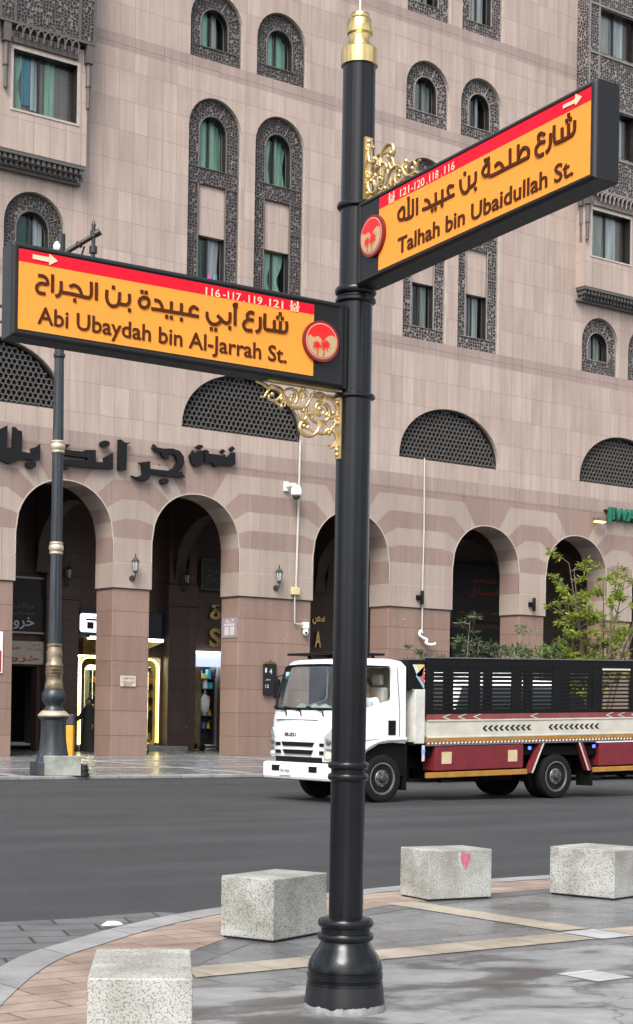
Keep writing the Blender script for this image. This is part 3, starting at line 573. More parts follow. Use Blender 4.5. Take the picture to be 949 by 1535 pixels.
def tall_window(cx, pale, cu, cl):
    out = arch_loop(cx, .95, 14.065, 19.215); up = arch_loop(cx, .5, 18.03, 19.16); lo = [(cx-.5, 14.51), (cx+.5, 14.51), (cx+.5, 16.0), (cx-.5, 16.0)]; pn = [(cx-.5, 16.0), (cx+.5, 16.0), (cx+.5, 17.54), (cx-.5, 17.54)]
    low = [(cx-.5, 14.51), (cx+.5, 14.51), (cx+.5, 17.54), (cx-.5, 17.54)]
    f = MB(); f.poly([out, up, low], fy(.15), 0); f.rim(up, fy(.15), fy(.50), 3); f.rim(low, fy(.15), fy(.50), 3); frame_rims(f, .15, [up, low], out); decor(f, cx, 19.2, .5, .93, .146)
    for z in (17.54, 18.03, 14.51, 16.6): 
        for s in (-1, 1): f.tube([(cx+s*.93, .146, z), (cx+s*.5, .146, z)], .022, 5, 1)
    w = f.build('window', [M['lattice_pale' if pale else 'lattice'], M['bar_pale' if pale else 'bar'], M['bar'], M['dark_frame']], hotel)
    p = MB(); p.poly([pn], fy(.20)); p.quad((cx-.5, .2, 16.0), (cx+.5, .2, 16.0), (cx+.5, .5, 16.0), (cx-.5, .5, 16.0)); p.build('spandrel_panel', M['stone'], w)
    glazing(w, up, .42, 0); glazing(w, lo, .42, 0)
    for (a, b, m, t) in cu: curtain(w, cx-.5+a, cx-.5+b, 18.0, 19.68, M[m], tie=t)
    for (a, b, m, t) in cl: curtain(w, cx-.5+a, cx-.5+b, 14.48, 16.0, M[m], tie=t)
def low_window(cx, pale, cols):
    out = arch_loop(cx, .95, 14.065, 15.155); inn = arch_loop(cx, .52, 14.55, 15.08)
    f = MB(); f.poly([out, inn], fy(.15), 0); f.rim(inn, fy(.15), fy(.50), 3); frame_rims(f, .15, [inn], out); decor(f, cx, 15.13, .52, .93, .146)
    w = f.build('window', [M['lattice_pale' if pale else 'lattice'], M['bar_pale' if pale else 'bar'], M['bar'], M['dark_frame']], hotel)
    glazing(w, inn, .42, 0)
    for (a, b, m) in cols: curtain(w, cx-.52+a, cx-.52+b, 14.5, 15.62, M[m])
def top_window(cx, pale, cols):
    out = [(cx-.95, 24.905), (cx+.95, 24.905), (cx+.95, 28.595), (cx-.95, 28.595)]; inn = [(cx-.5, 25.35), (cx+.5, 25.35), (cx+.5, 27.3), (cx-.5, 27.3)]
    f = MB(); f.poly([out, inn], fy(.15), 0); f.rim(inn, fy(.15), fy(.50), 3); frame_rims(f, .15, [inn], out)
    w = f.build('window', [M['lattice_pale' if pale else 'lattice'], M['bar_pale' if pale else 'bar'], M['bar'], M['dark_frame']], hotel)
    glazing(w, inn, .42, 0)
    for (a, b, m) in cols: curtain(w, cx-.5+a, cx-.5+b, 25.3, 27.3, M[m])
G, Wt, Gr = 'green_curtain', 'white_curtain', 'grey_curtain'
upper_window(-4.075, 0, [(0, .42, G), (.55, .75, Gr)]); upper_window(-1.63, 0, [(.06, .42, G), (.48, .95, G)])
upper_window(4.41, 1, [(0, .28, Gr), (.32, .95, Gr)]); upper_window(6.84, 1, [(0, .42, Gr), (.5, .75, Wt)])
tall_window(-4.075, 0, [(0, .44, G, 0), (.5, 1, G, 0)], [(0, .4, 'dark_curtain', 0), (.52, .98, Wt, .1)]); tall_window(-1.63, 0, [(0, .46, G, .15), (.5, .98, G, .2)], [(.2, .5, G, .45), (.5, .95, G, .5)])
tall_window(4.41, 1, [(0, 1, Gr, 0)], [(0, .38, Gr, 0), (.5, .62, Wt, 0), (.7, .95, Gr, 0)]); tall_window(6.84, 1, [(0, 1, Gr, 0)], [(0, .4, Gr, 0), (.44, .88, Wt, 0)])
low_window(-10.13, 0, [(0, .62, 'dark_curtain'), (.72, .98, Wt)]); low_window(-12.58, 0, [(.1, .5, G)]); low_window(12.86, 1, [(0, .3, Gr), (.38, 1, Gr)]); low_window(15.30, 1, [(0, .9, Gr)])
top_window(4.41, 1, [(0, .8, Gr)]); top_window(6.84, 1, [(0, .35, Gr), (.4, .9, Wt)])
# laundry on a sill of the tall window
# --- lunette screens: a honeycomb of bars in front of dark recess
def inside(p, cx, m_=.0):
    x, z = p[0]-cx, p[1]-10.06
    return z > .06+m_ and (abs(x)/(2.26-.06-m_))**2.1+(max(z, 0)/(1.82-.06-m_))**2.0 < 1
for c in LUN:
    f = MB(); lp = lun_loop(c)
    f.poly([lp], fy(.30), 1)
    a = .098; dz = a*1.5; dxh = a*math.sqrt(3); seen = set()
    nrow = int(2/dz)+1; ncol = int(4.6/dxh)+2
    for j in range(nrow):
        for i in range(ncol):
            hx = c-2.3+i*dxh+(dxh/2 if j % 2 else 0); hz = 10.1+j*dz
            for k in range(6):
                a0, a1 = R(30+60*k), R(90+60*k)
                jit = lambda x, z: (x+.016*mnoise.noise((x*7, z*7, 1)), z+.016*mnoise.noise((x*7, z*7, 9)))
                p0 = jit(hx+a*math.cos(a0), hz+a*math.sin(a0)); p1 = jit(hx+a*math.cos(a1), hz+a*math.sin(a1))
                if not (inside(p0, c) and inside(p1, c)): continue
                key = (round((p0[0]+p1[0])*40), round((p0[1]+p1[1])*40))
                if key in seen: continue
                seen.add(key)
                d = Vector((p1[0]-p0[0], p1[1]-p0[1])); d.normalize(); nn = Vector((-d.y, d.x))*.019
                q = [(p0[0]+nn.x, p0[1]+nn.y), (p1[0]+nn.x, p1[1]+nn.y), (p1[0]-nn.x, p1[1]-nn.y), (p0[0]-nn.x, p0[1]-nn.y)]
                f.poly([q], fy(.17), 0); f.quad((q[0][0], .17, q[0][1]), (q[1][0], .17, q[1][1]), (q[1][0], .24, q[1][1]), (q[0][0], .24, q[0][1]), 0); f.quad((q[3][0], .17, q[3][1]), (q[2][0], .17, q[2][1]), (q[2][0], .24, q[2][1]), (q[3][0], .24, q[3][1]), 0)
    rim_tube(f, [(c+(x-c)*.985, 10.06+(z-10.06)*.98+.02) for x, z in lp], .16, .045, 2)
    f.build('lunette_screen', [M['screen_bar'], M['black'], M['dark_frame']], hotel)
# --- bays
def bay(cx, pale, cols, upper):
    hw = 2.6; y = -.45; holes = [[(cx+s*1.27-1.0, 18.15), (cx+s*1.27+1.0, 18.15), (cx+s*1.27+1.0, 19.8), (cx+s*1.27-1.0, 19.8)] for s in (-1, 1)]
    b = MB(); b.poly([[(cx-hw, 17.0), (cx+hw, 17.0), (cx+hw, 20.3), (cx-hw, 20.3)]]+holes, fy(y), 0)
    b.uv = [[(u, v-17.0) for u, v in q] if q else q for q in b.uv]
    for s in (-1, 1): b.quad((cx+s*hw, y, 17), (cx+s*hw, 0, 17), (cx+s*hw, 0, 20.3), (cx+s*hw, y, 20.3), 0, [(0, 0), (.45, 0), (.45, 3.3), (0, 3.3)])
    b.quad((cx-hw, y, 17), (cx+hw, y, 17), (cx+hw, 0, 17), (cx-hw, 0, 17), 0)
    for h in holes: b.rim(h, fy(y), fy(y+.30), 1)
    bo = b.build('bay', [M['stone'], M['dark_frame']], hotel)
    for h, cs in zip(holes, cols):
        x0, x1 = h[0][0], h[1][0]
        g = MB(); g.poly([h], fy(y+.26)); g.build('pane', M['pane'], bo)
        g = MB(); g.box((x0+x1)/2-.03-.1, (x0+x1)/2+.03-.1, y+.22, y+.27, 18.15, 19.8); g.build('sash', M['dark_frame'], bo)
        for (a, c_, m, zb, t) in cs: curtain(bo, x0+a, x0+c_, 18.15+zb, 19.8, M[m], y=y+.36, tie=t)
        k = MB(); k.rim([(p[0]+(.09 if p[0] > (x0+x1)/2 else -.09), p[1]+(.09 if p[1] > 19 else -.06)) for p in h], fy(y-.02), fy(y), 0)
        k.poly([[(x0-.09, 18.09), (x1+.09, 18.09), (x1+.09, 19.89), (x0-.09, 19.89)], h], fy(y-.02), 0); k.build('window_surround', M['edge'], bo)
    # corbel: stepped dark cornice with dentils
    c = MB(); c.box(cx-hw+.02, cx+hw-.02, -.44, 0, 16.90, 16.995); c.box(cx-hw+.08, cx+hw-.08, -.32, 0, 16.74, 16.90); c.box(cx-hw+.0, cx+hw-.0, -.16, -.001, 16.52, 16.60); c.box(cx-hw+.14, cx+hw-.14, -.22, 0, 16.60, 16.74)
    n = 30
    for i in range(n):
        x = cx-hw+.12+(2*hw-.24)*i/(n-1); c.box(x-.045, x+.045, -.40, -.31, 16.76, 16.90); c.box(x-.045+.08, x+.03+.08, -.29, -.21, 16.62, 16.75)
    c.build('corbel', M['screen_bar'], bo)
    # lattice box above
    yl = -.62; hl = 2.72; L = MB()
    win = []
    for z0, z1 in ((21.85, 23.45), (25.45, 27.0)) if upper else ():
        for s in (-1, 1): win.append([(cx+s*1.27-1.0, z0), (cx+s*1.27+1.0, z0), (cx+s*1.27+1.0, z1), (cx+s*1.27-1.0, z1)])
    L.poly([[(cx-hl, 20.42), (cx+hl, 20.42), (cx+hl, 29.5), (cx-hl, 29.5)]]+win, fy(yl), 0)
    for s in (-1, 1): L.quad((cx+s*hl, yl, 20.42), (cx+s*hl, 0, 20.42), (cx+s*hl, 0, 29.5), (cx+s*hl, yl, 29.5), 0, [(0, 20.4), (.62, 20.4), (.62, 29.5), (0, 29.5)])
    L.quad((cx-hl, yl, 20.42), (cx+hl, yl, 20.42), (cx+hl, 0, 20.42), (cx-hl, 0, 20.42), 1)
    for h in win: L.rim(h, fy(yl), fy(yl+.3), 2)
    # framing bars of the lattice
    for x in (cx-hl, cx-hl+.48, cx-.22, cx+.22, cx+hl-.48, cx+hl):
        L.box(x-.035, x+.035, yl-.03, yl-.002, 20.42, 29.5, 1)
    for z in (20.46, 21.75, 23.55, 25.35, 27.1) if upper else (20.46, 22.6, 24.6):
        L.box(cx-hl, cx+hl, yl-.034, yl-.001, z-.04, z+.04, 1)
    lo = L.build('lattice_screen', [M['lattice_pale' if pale else 'lattice_bay'], M['bar_pale' if pale else 'bar'], M['dark_frame']], hotel)
    for h in win:
        g = MB(); g.poly([h], fy(yl+.26)); g.build('pane', M['pane'], lo)
        g = MB(); x = (h[0][0]+h[1][0])/2-.05; g.box(x-.03, x+.03, yl+.2, yl+.27, h[0][1], h[2][1]); g.build('sash', M['dark_frame'], lo)
        curtain(lo, h[0][0], x-.05, h[0][1], h[2][1], M['grey_curtain'], y=yl+.36, amp=.012); curtain(lo, x+.05, h[1][0]-.3, h[0][1], h[2][1], M['white_curtain'], y=yl+.4)
    # scalloped fringe and hanging columns under the lattice
    fr = MB(); n = 17
    for half in (-1, 1):
        xa, xb = (cx-hl+.5, cx-.25) if half < 0 else (cx+.25, cx+hl-.5); n = 9
        for i in range(n):
            x = xa+(xb-xa)*(i+.5)/n; w = (xb-xa)/n*.47
            fr.tube([(x+w, yl-.01, 20.08), (x+w, yl-.02, 20.25)], .03, 5)
            arcp = [(x+w*math.cos(math.pi*k/8), yl-.03, 20.24+.16*math.sin(math.pi*k/8)) for k in range(9)]
            fr.tube(arcp, .028, 5); fr.box(x-w*.7, x+w*.7, yl+.14, yl+.2, 20.02, 20.24)
        fr.box(xa-.05, xb+.05, yl+.10, yl+.17, 19.96, 20.10); fr.box(xa-.05, xb+.05, yl+.18, -.2, 20.0, 20.42)
    fr.build('fringe', M['bar_pale' if pale else 'bar'], lo)
    for x in (cx-hl+.13, cx+hl-.13, cx):
        pc = MB()
        for (dy, dz) in ((0, 0), (.3, .0)):
            pc.box(x-.11, x+.11, yl+dy-.02, yl+dy+.2, 19.9, 20.44); pc.lathe([(.075, 18.62+.62), (.085, 19.27), (.075, 19.3), (.075, 19.9)], 12, (x, yl+dy+.09, 0)); pc.lathe([(.02, 18.6), (.055, 18.64), (.055, 19.25)], 12, (x, yl+dy+.09, 0))
        pc.build('pendant', M['bar'], lo, smooth=40)
bay(-11.37, 0, [[], [(.42, .72, 'teal_curtain', .3, 0), (.72, .92, Wt, .2, 0), (1.15, 1.45, G, 0, 0), (.18, .42, G, .1, .5)]], 0)
bay(14.13, 1, [[(0, .85, Gr, 0, 0), (.92, 1.6, Wt, 0, 0)], [(.1, 1.7, Gr, 0, 0)]], 1)
# ---------------------------------------------------------------- street name post
def paint_black():
    k = N('black_enamel'); v = k.coord('Object'); a = k.noise(v, 9, 5); b = k.noise(k.coord('Object', (30, 30, 2)), 1, 3)
    k.base(k.mix(1.0, (.005, .006, .0075), k.ramp(a, [(.3, (.8,)*3), (.7, (1.25,)*3)]), 'MULTIPLY'))
    sc = k.ramp(k.noise(k.coord('Object', (60, 60, 14)), 1, 2), [(.74, (0, 0, 0)), (.78, (.35,)*3)]); k.base(k.mix(sc, k.mix(1.0, (.005, .006, .0075), k.ramp(a, [(.3, (.8,)*3), (.7, (1.25,)*3)]), 'MULTIPLY'), (.08, .083, .088)))
    k.set(Roughness=k.math('ADD', k.math('MULTIPLY', b, .10), .17), Specular_IOR_Level=.33); k.bump(k.noise(v, 120, 2), .05, .002); return k.m
M['enamel'] = paint_black()
def paint_chipped():
    k = N('chipped_enamel'); v = k.coord('Object'); g = k.n('SeparateXYZ'); tc = k.n('TexCoord'); k.l(tc.outputs['Object'], g.inputs[0])
    a = k.noise(v, 11, 6, .65); h = k.math('ADD', k.math('MULTIPLY', g.outputs[2], 22), k.math('MULTIPLY', a, -1.55)); f = k.ramp(h, [(.0, (1, 1, 1)), (.03, (0, 0, 0))])
    k.base(k.mix(f, (.008, .009, .011), k.mix(k.noise(v, 28, 4), (.09, .09, .09), (.42, .43, .43)))); k.set(Roughness=k.math('ADD', k.math('MULTIPLY', f, .4), .36, True)); k.bump(f, .4, .004); return k.m
M['chipped'] = paint_chipped()
M['gold'] = simple('polished_gold', (.66, .49, .22), .24, 1.0, .10, 14)
M['gold_paint'] = simple('gold_paint', (.62, .46, .22), .36, .85, .2, 18)
M['housing'] = simple('black_housing', (.008, .0085, .010), .42, 0, .12, 12, 0, .35)
M['orange'] = simple('orange_vinyl', (.74, .275, .040), .55, 0, .03, 3, 0, .2)
M['red'] = simple('red_vinyl', (.66, .0045, .022), .55, 0, .03, 3, 0, .2)
M['brown'] = simple('brown_letter', (.062, .016, .004), .6, 0, .06, 20, 0, .15)
M['cream'] = simple('cream_vinyl', (.72, .50, .32), .45, 0, .02, 10)
M['badge_red'] = simple('badge_red', (.70, .006, .006), .4, 0, .02, 10)
M['badge_dark'] = simple('badge_dark_red', (.17, .008, .008), .4, 0, .05, 10)
M['badge_pink'] = simple('badge_pink', (.74, .24, .19), .4, 0, .02, 10)
M['badge_tan'] = simple('badge_tan', (.40, .30, .155), .45, 0, .04, 12)
PX, PY = .176, 8.2
post = empty('street_sign_post', at(PX, PY, 0), YAW, 'tall black street name post with two orange sign boxes, gold brackets and gold finial', 'street sign')
mb = MB(); mb.lathe([(.197, .0), (.200, .012), (.197, .05), (.188, .13)], 56); mb.build('foot', M['chipped'], post, smooth=40)
mb = MB(); mb.lathe([(.188, .13), (.186, .146), (.180, .149), (.180, .156), (.187, .160), (.187, .186), (.181, .189), (.181, .196), (.185, .20), (.184, .215), (.176, .245), (.160, .275), (.138, .305), (.124, .330), (.120, .342),
    (.134, .348), (.139, .358), (.139, .368), (.134, .378), (.122, .383), (.121, .408), (.131, .412), (.1375, .424), (.1375, .436), (.131, .448), (.112, .455), (.088, .457)], 56); mb.build('base', M['enamel'], post, smooth=35)
mb = MB(); mb.lathe([(.0845, .455), (.0845, 1.13), (.0850, 3.0), (.0815, 3.95), (.0805, 4.65)], 56); mb.build('pole', M['enamel'], post, smooth=40)
def ring(z, r, h, r0=.083): return [(r0, z-h*1.25), (r-.006, z-h), (r, z-h*.5), (r, z+h*.5), (r-.006, z+h), (r0, z+h*1.25)]
for z, r, h in ((1.146, .1005, .016), (1.203, .1005, .016), (3.012, .1035, .011), (3.485, .100, .013), (3.53, .1025, .017), (3.948, .100, .014)):
    mb = MB(); mb.lathe(ring(z, r, h), 48); mb.build('collar', M['enamel'], post, smooth=40)
mb = MB(); mb.lathe([(.084, 4.635), (.0905, 4.638), (.0905, 4.715), (.086, 4.722), (.063, 4.727), (.058, 4.742), (.052, 4.775), (.055, 4.79), (.0625, 4.797), (.0635, 4.803), (.0635, 4.855), (.0600, 4.862), (.047, 4.866), (.050, 4.873), (.050, 4.882), (.046, 4.895), (.03, 4.905), (.013, 4.912), (.008, 4.95), (.0045, 4.995), (.0025, 5.0)], 40); fin = mb.build('finial', M['gold'], post, smooth=32)
mb = MB(); mb.tube([(0, 0, 4.99), (0, 0, 5.25)], .0022, 6); mb.build('spike', M['housing'], fin)

def sign_box(rz, sgn, zb, zt, slope, px0, px1, strip0, strip1, strokes, dots, latin, cap, lx0, lx1, lz, digits, dseg, arrow, icon, emb, embr):
    """sgn +1: box runs along local +x, -1: along local -x"""
    A0, A1 = .094, 1.783; T = .0655
    X = lambda a: sgn*a
    sx = lambda a, z: (X(a), z)
    rot = empty('x', (0, 0, 0)); bpy.data.objects.remove(rot)
    def L(y): return lambda a, z: (X(a), y, z)
    b = MB(); sh = lambda z, a: z+slope*(a-.11)
    # housing: back box plus a chamfered front frame
    rimw = .022
    def sec(a, y, z): return (X(a), y, sh(z, a))
    corners = [(A0, zb), (A1, zb), (A1, zt), (A0, zt)]
    n = len(corners)
    outer_f = [sec(a, -T+.012, z) for a, z in corners]; outer_b = [sec(a, T, z) for a, z in corners]
    ins = [(A0+.012, zb+.012), (A1-.012, zb+.012), (A1-.012, zt-.012), (A0+.012, zt-.012)]; front = [sec(a, -T, z) for a, z in ins]
    ri = [(A0+.03, zb+rimw), (A1-.028, zb+rimw), (A1-.028, zt-rimw), (A0+.03, zt-rimw)]; inn = [sec(a, -T, z) for a, z in ri]; deep = [sec(a, -T+.006, z) for a, z in ri]
    for i in range(4):
        j = (i+1) % 4
        b.quad(outer_b[i], outer_b[j], outer_f[j], outer_f[i]); b.quad(outer_f[i], outer_f[j], front[j], front[i]); b.quad(front[i], front[j], inn[j], inn[i]); b.quad(inn[i], inn[j], deep[j], deep[i])
    b.quad(*deep); b.quad(*outer_b[::-1])
    b.box(X(.094) if sgn > 0 else X(.094)-.0, X(.06), -.045, .045, zb-.0, zt-.0)
    h = b.build('sign_box', M['housing'], post, bevel=.003); h.rotation_euler = (0, 0, rz)
    yf = -T+.004
    pl = MB(); pl.poly([[(px0[0], px0[1]), (px1[0], px1[1]), (px1[0], strip1), (px0[0], strip0)]], L(yf)); pl.build('face_panel', M['orange'], h)
    pr = MB(); pr.poly([[(px0[0], strip0), (px1[0], strip1), (px1[0], px1[2]), (px0[0], px0[2])]], L(yf)); pr.build('route_strip', M['red'], h)
    lt = MB(); w = .0138
    for k, st in enumerate(strokes): stroke(lt, st, w, L(yf-.0045-.0001*k), L(yf))
    for a, z in dots: lt.prism([[(a-.0072, z-.0075), (a+.0072, z-.0075), (a+.0072, z+.0075), (a-.0072, z+.0075)]], L(yf-.0064), L(yf))
    xa, xb = sorted((X(lx0), X(lx1)))
    text_mb(latin, xa, xb, lz, cap, yf-.0042, .0045, .010, lt, None, slope*sgn*.85)
    lt.build('lettering', M['brown'], h)
    dg = MB()
    for txt, a0, a1, z, cp in dseg:
        u0, u1 = sorted((X(a0), X(a1))); text_mb(txt, u0, u1, z, cp, yf-.003, 0, .018, dg, None, slope*sgn)
    dg.poly([arrow], L(yf-.003))
    ax, az, s = icon     # little mosque: two minarets, a gabled hall with a doorway, a base line
    for q in ([(-.021, -.025), (-.012, -.025), (-.012, .025), (-.021, .025)], [(.012, -.025), (.021, -.025), (.021, .025), (.012, .025)], [(-.026, -.004), (-.009, -.004), (-.009, .002), (-.026, .002)], [(.009, -.004), (.026, -.004), (.026, .002), (.009, .002)],
              [(-.010, -.025), (-.006, -.025), (-.006, .0), (0, .009), (.006, 0), (.006, -.025), (.010, -.025), (.010, .002), (0, .016), (-.010, .002)], [(-.0035, -.025), (.0035, -.025), (.0035, -.005), (-.0035, -.005)]):
        dg.poly([[(ax+u*s, az+v*s) for u, v in q]], L(yf-.003))
    dg.build('route_lettering', M['cream'], h)
    # round badge: ring, hills under a red sky, two palms
    ea, ez = emb; er = embr
    em = MB(); circ = lambda r, n=40: [(ea+r*math.cos(2*math.pi*i/n), ez+r*math.sin(2*math.pi*i/n)) for i in range(n)]
    em.prism([circ(er)], L(-T-.012), L(-T+.006), 0); em.poly([circ(er*.88)], L(-T-.0135), 1); em.poly([circ(er*.82)], L(-T-.015), 2)
    V = lambda u, v: (ea+sgn*u*er*.82, ez+v*er*.82)
    hills = [(-.93, .22), (-.80, .30), (-.62, .16), (-.45, .20), (-.28, .27), (-.10, .16), (.02, -.03), (.15, .08), (.40, .32), (.62, .40), (.80, .38), (.90, .34)]
    bot = [(math.cos(a), math.sin(a)) for a in [R(20-k*(220)/24) for k in range(25)]]
    em.poly([[V(u*.985, v*.985) for u, v in hills+bot[1:-1]]], L(-T-.0165), 3)
    for (u0, v0, u1, v1, s) in ((-.28, -.88, -.36, -.30, 1), (.10, -.90, .22, -.22, 1.2)):
        em.poly([[V(u0-.045, v0), V(u0+.045, v0), V(u1+.03, v1), V(u1-.03, v1)]], L(-T-.018), 2)
        for an in (20, 60, 100, 150, -20, -60, 200, 235):
            a = R(an); l = .34*s
            p = [(u1, v1), (u1+l*.55*math.cos(a), v1+l*.55*math.sin(a)+.06), (u1+l*math.cos(a), v1+l*math.sin(a)-.06)]
            t = Vector((-math.sin(a), math.cos(a)))*.05*s
            em.poly([[V(p[0][0]+t.x, p[0][1]+t.y), V(p[1][0]+t.x, p[1][1]+t.y), V(*p[2]), V(p[1][0]-t.x, p[1][1]-t.y), V(p[0][0]-t.x, p[0][1]-t.y)]], L(-T-.0185-.0001*(an % 7)), 2)
    em.build('emblem', [M['badge_dark'], M['badge_pink'], M['badge_red'], M['badge_tan']], h)
    return h
sgA = sign_box(R(29.6), -1, 3.036, 3.447, .0275, (.2684, 3.076, 3.4185), (1.7526, 3.1145, 3.4655), 3.3700, 3.4095, SIGN_A_STROKES, SIGN_A_DOTS, 'Abi Ubaydah bin Al-Jarrah St.', .074, 1.6626, .4158, 3.1497-.0, None,
    [('116', .8482, .773, 3.385, .036), ('-', .758, .744, 3.385, .036), ('117', .7346, .664, 3.3825, .036), (',', .650, .645, 3.380, .036), ('119', .6253, .552, 3.3805, .036), (',', .536, .531, 3.377, .036), ('121', .5145, .439, 3.378, .036)],
    [(1.6899, 3.4472), (1.6896, 3.4272), (1.6141, 3.4236), (1.6123, 3.4104), (1.5734, 3.4345), (1.6121, 3.461), (1.6144, 3.4458)], (.377, 3.396, 1.02), (.2335, 3.2445), .099)
sgB = sign_box(R(-57.1), 1, 3.528, 3.931, .0505, (.278, 3.5655, 3.9133), (1.7675, 3.637, 3.994), 3.8568, 3.9349, SIGN_B_STROKES, SIGN_B_DOTS, 'Talhah bin Ubaidullah St.', .073, .4377, 1.653, 3.6085, None,
    [('121', .4500, .522, 3.8716, .036), ('-', .537, .551, 3.876, .036), ('120', .562, .640, 3.877, .036), (',', .656, .661, 3.881, .036), ('118', .676, .745, 3.8835, .036), (',', .766, .771, 3.887, .036), ('116', .789, .8645, 3.8895, .036)],
    [(1.5852, 3.9631), (1.5855, 3.9478), (1.6572, 3.9494), (1.6629, 3.9385), (1.7006, 3.9636), (1.661, 3.986), (1.6568, 3.9655)], (.382, 3.887, 1.02), (.2400, 3.7375), .0995)
# gold scroll brackets: one hangs under the left box, one stands on the right box
def bracket(rz, sgn, z_of, sc=1.0):
    mb = MB()
    for k, st in enumerate(BRACKET_SCROLLS):
        pts = smooth_path([(a*sgn*sc, 0, z_of(d*sc, a*sc)) for a, d in st], 5); n = len(pts)
        r0 = .0095 if k in (0, 5, 7) else .0078
        mb.tube([(p[0], .003*((k % 3)-1), p[2]) for p in pts], [r0*(.62+.5*math.sin(math.pi*min(1, (i+1)/n*1.05))) for i in range(n)], 8)
        e = pts[-1]; mb.ball((e[0], 0, e[2]), .0125, .012, .0125, 8, 6)
    for a, d in ((.46, .032), (.405, .085), (.144, .20), (.13, .20), (.155, .208), (.14, .213)): mb.ball((a*sgn*sc, 0, z_of(d*sc, a*sc)), .014, .012, .014, 8, 6)
    # acanthus-like leaves
    for (a, d, an, l) in ((.40, .07, 230, .05), (.30, .03, 270, .05), (.23, .10, 250, .055), (.17, .04, 300, .05), (.12, .13, 200, .05), (.11, .25, 240, .045), (.20, .16, 210, .05), (.34, .09, 300, .04)):
        for da in (-35, 0, 35):
            t = R(an+da); p = [(a, d), (a+l*.55*math.cos(t), d-l*.55*math.sin(t)), (a+l*math.cos(t+.5), d-l*math.sin(t+.5))]
            mb.tube([(q[0]*sgn*sc, -.004, z_of(q[1]*sc, q[0]*sc)) for q in p], [.004, .009, .003], 6)
    z1, z0 = z_of(.0, .08), z_of(.335, .08)
    mb.box(min(sgn*.079, sgn*.094), max(sgn*.079, sgn*.094), -.022, .022, min(z0, z1), max(z0, z1))
    for s in range(5):
        a0, a1 = .09+s*.08, .09+(s+1)*.08
        q = [z_of(-.001, a0), z_of(-.001, a1), z_of(.010, a1), z_of(.010, a0)]
        mb.add([(sgn*a, y, z) for y in (-.018, .018) for a, z in zip((a0, a1, a1, a0), q)], [(0, 1, 2, 3), (7, 6, 5, 4), (0, 4, 5, 1), (1, 5, 6, 2), (2, 6, 7, 3), (3, 7, 4, 0)])
    o = mb.build('bracket', M['gold_paint'], post, smooth=45); o.rotation_euler = (0, 0, rz); return o
bracket(R(29.6), -1, lambda d, a: 3.036+.0275*(a-.11)-d)
bracket(R(-57.1), 1, lambda d, a: 3.931+.0505*(a-.11)+d, 1.0)

# ---------------------------------------------------------------- granite blocks on the corner
def block(cx, cy, ang, w, d, h, label, cat='stone block'):
    mb = MB(); n = 5
    mb.box(-w/2, w/2, -d/2, d/2, .012, h); o = mb.build('granite_block', M['granite'], bevel=.006); o.location = at(cx, cy, 0); o.rotation_euler = (0, 0, YAW+ang); tag(o, label, cat, 'granite blocks along the kerb')
    s = MB(); s.box(-w/2+.015, w/2-.015, -d/2+.015, d/2-.015, -.001, .0125); s.build('contact_shadow_joint', M['black'], o)  # black slab under the block, painting its contact shadow
    return o
block(-.697, 6.945, R(5), .412, .82, .405, 'nearest speckled granite block, cut by the lower edge of the photo')
block(-.235, 10.93, R(56.6), .62, .414, .400, 'speckled granite block just left behind the black post, with a dirty right face')
b2 = block(1.085, 13.40, R(29), .60, .42, .395, 'speckled granite block with a torn pink sticker on its darker face')
mb = MB(); st = [(.03, .372), (.055, .378), (.085, .365), (.12, .366), (.122, .33), (.108, .292), (.09, .272), (.078, .23), (.065, .265), (.045, .29), (.028, .33)]
mb.poly([st], lambda x, z: (x-.03, -.2135, z)); mb.build('torn_sticker', simple('pink_sticker', (.46, .13, .19), .6, 0, .3, 30), b2)
mb = MB(); mb.poly([[(.0, .38), (.03, .375), (.025, .31), (.05, .275), (.068, .215), (.04, .235), (.012, .29)]], lambda x, z: (x-.03, -.2125, z)); mb.build('torn_backing', simple('sticker_backing', (.36, .36, .37), .6, 0, .2, 30), b2)
b3 = block(2.385, 13.77, R(-41), .61, .56, .395, 'speckled granite block farthest right, with a drilled hole in its right face')
mb = MB(); mb.box(.3045, .309, .02, .045, .22, .28); mb.build('drilled_slot', M['black'], b3)
mb = MB(); q = [(.8*a, .8*b) for a, b in [(-.10, -.01), (-.06, -.035), (-.01, -.03), (.04, -.04), (.09, -.015), (.10, .02), (.05, .035), (.0, .025), (-.05, .03), (-.09, .015)]]
top = [(.6*x+.01, .6*y, .018+.02*mnoise.noise((x*30, y*30, 1))) for x, y in q]; bt = [(x, y, .002) for x, y in q]
mb.add(bt+top+[(0.02, 0, .026)], [(i, (i+1) % 10, 10+(i+1) % 10, 10+i) for i in range(10)]+[(10+i, 10+(i+1) % 10, 20) for i in range(10)])
o = mb.build('crumpled_tissue', simple('white_tissue', (.85, .86, .87), .8)); o.location = at(-1.335, 11.27, .006); o.rotation_euler = (0, 0, YAW+.5); tag(o, 'crumpled white tissue lying on the pale kerb', 'litter')

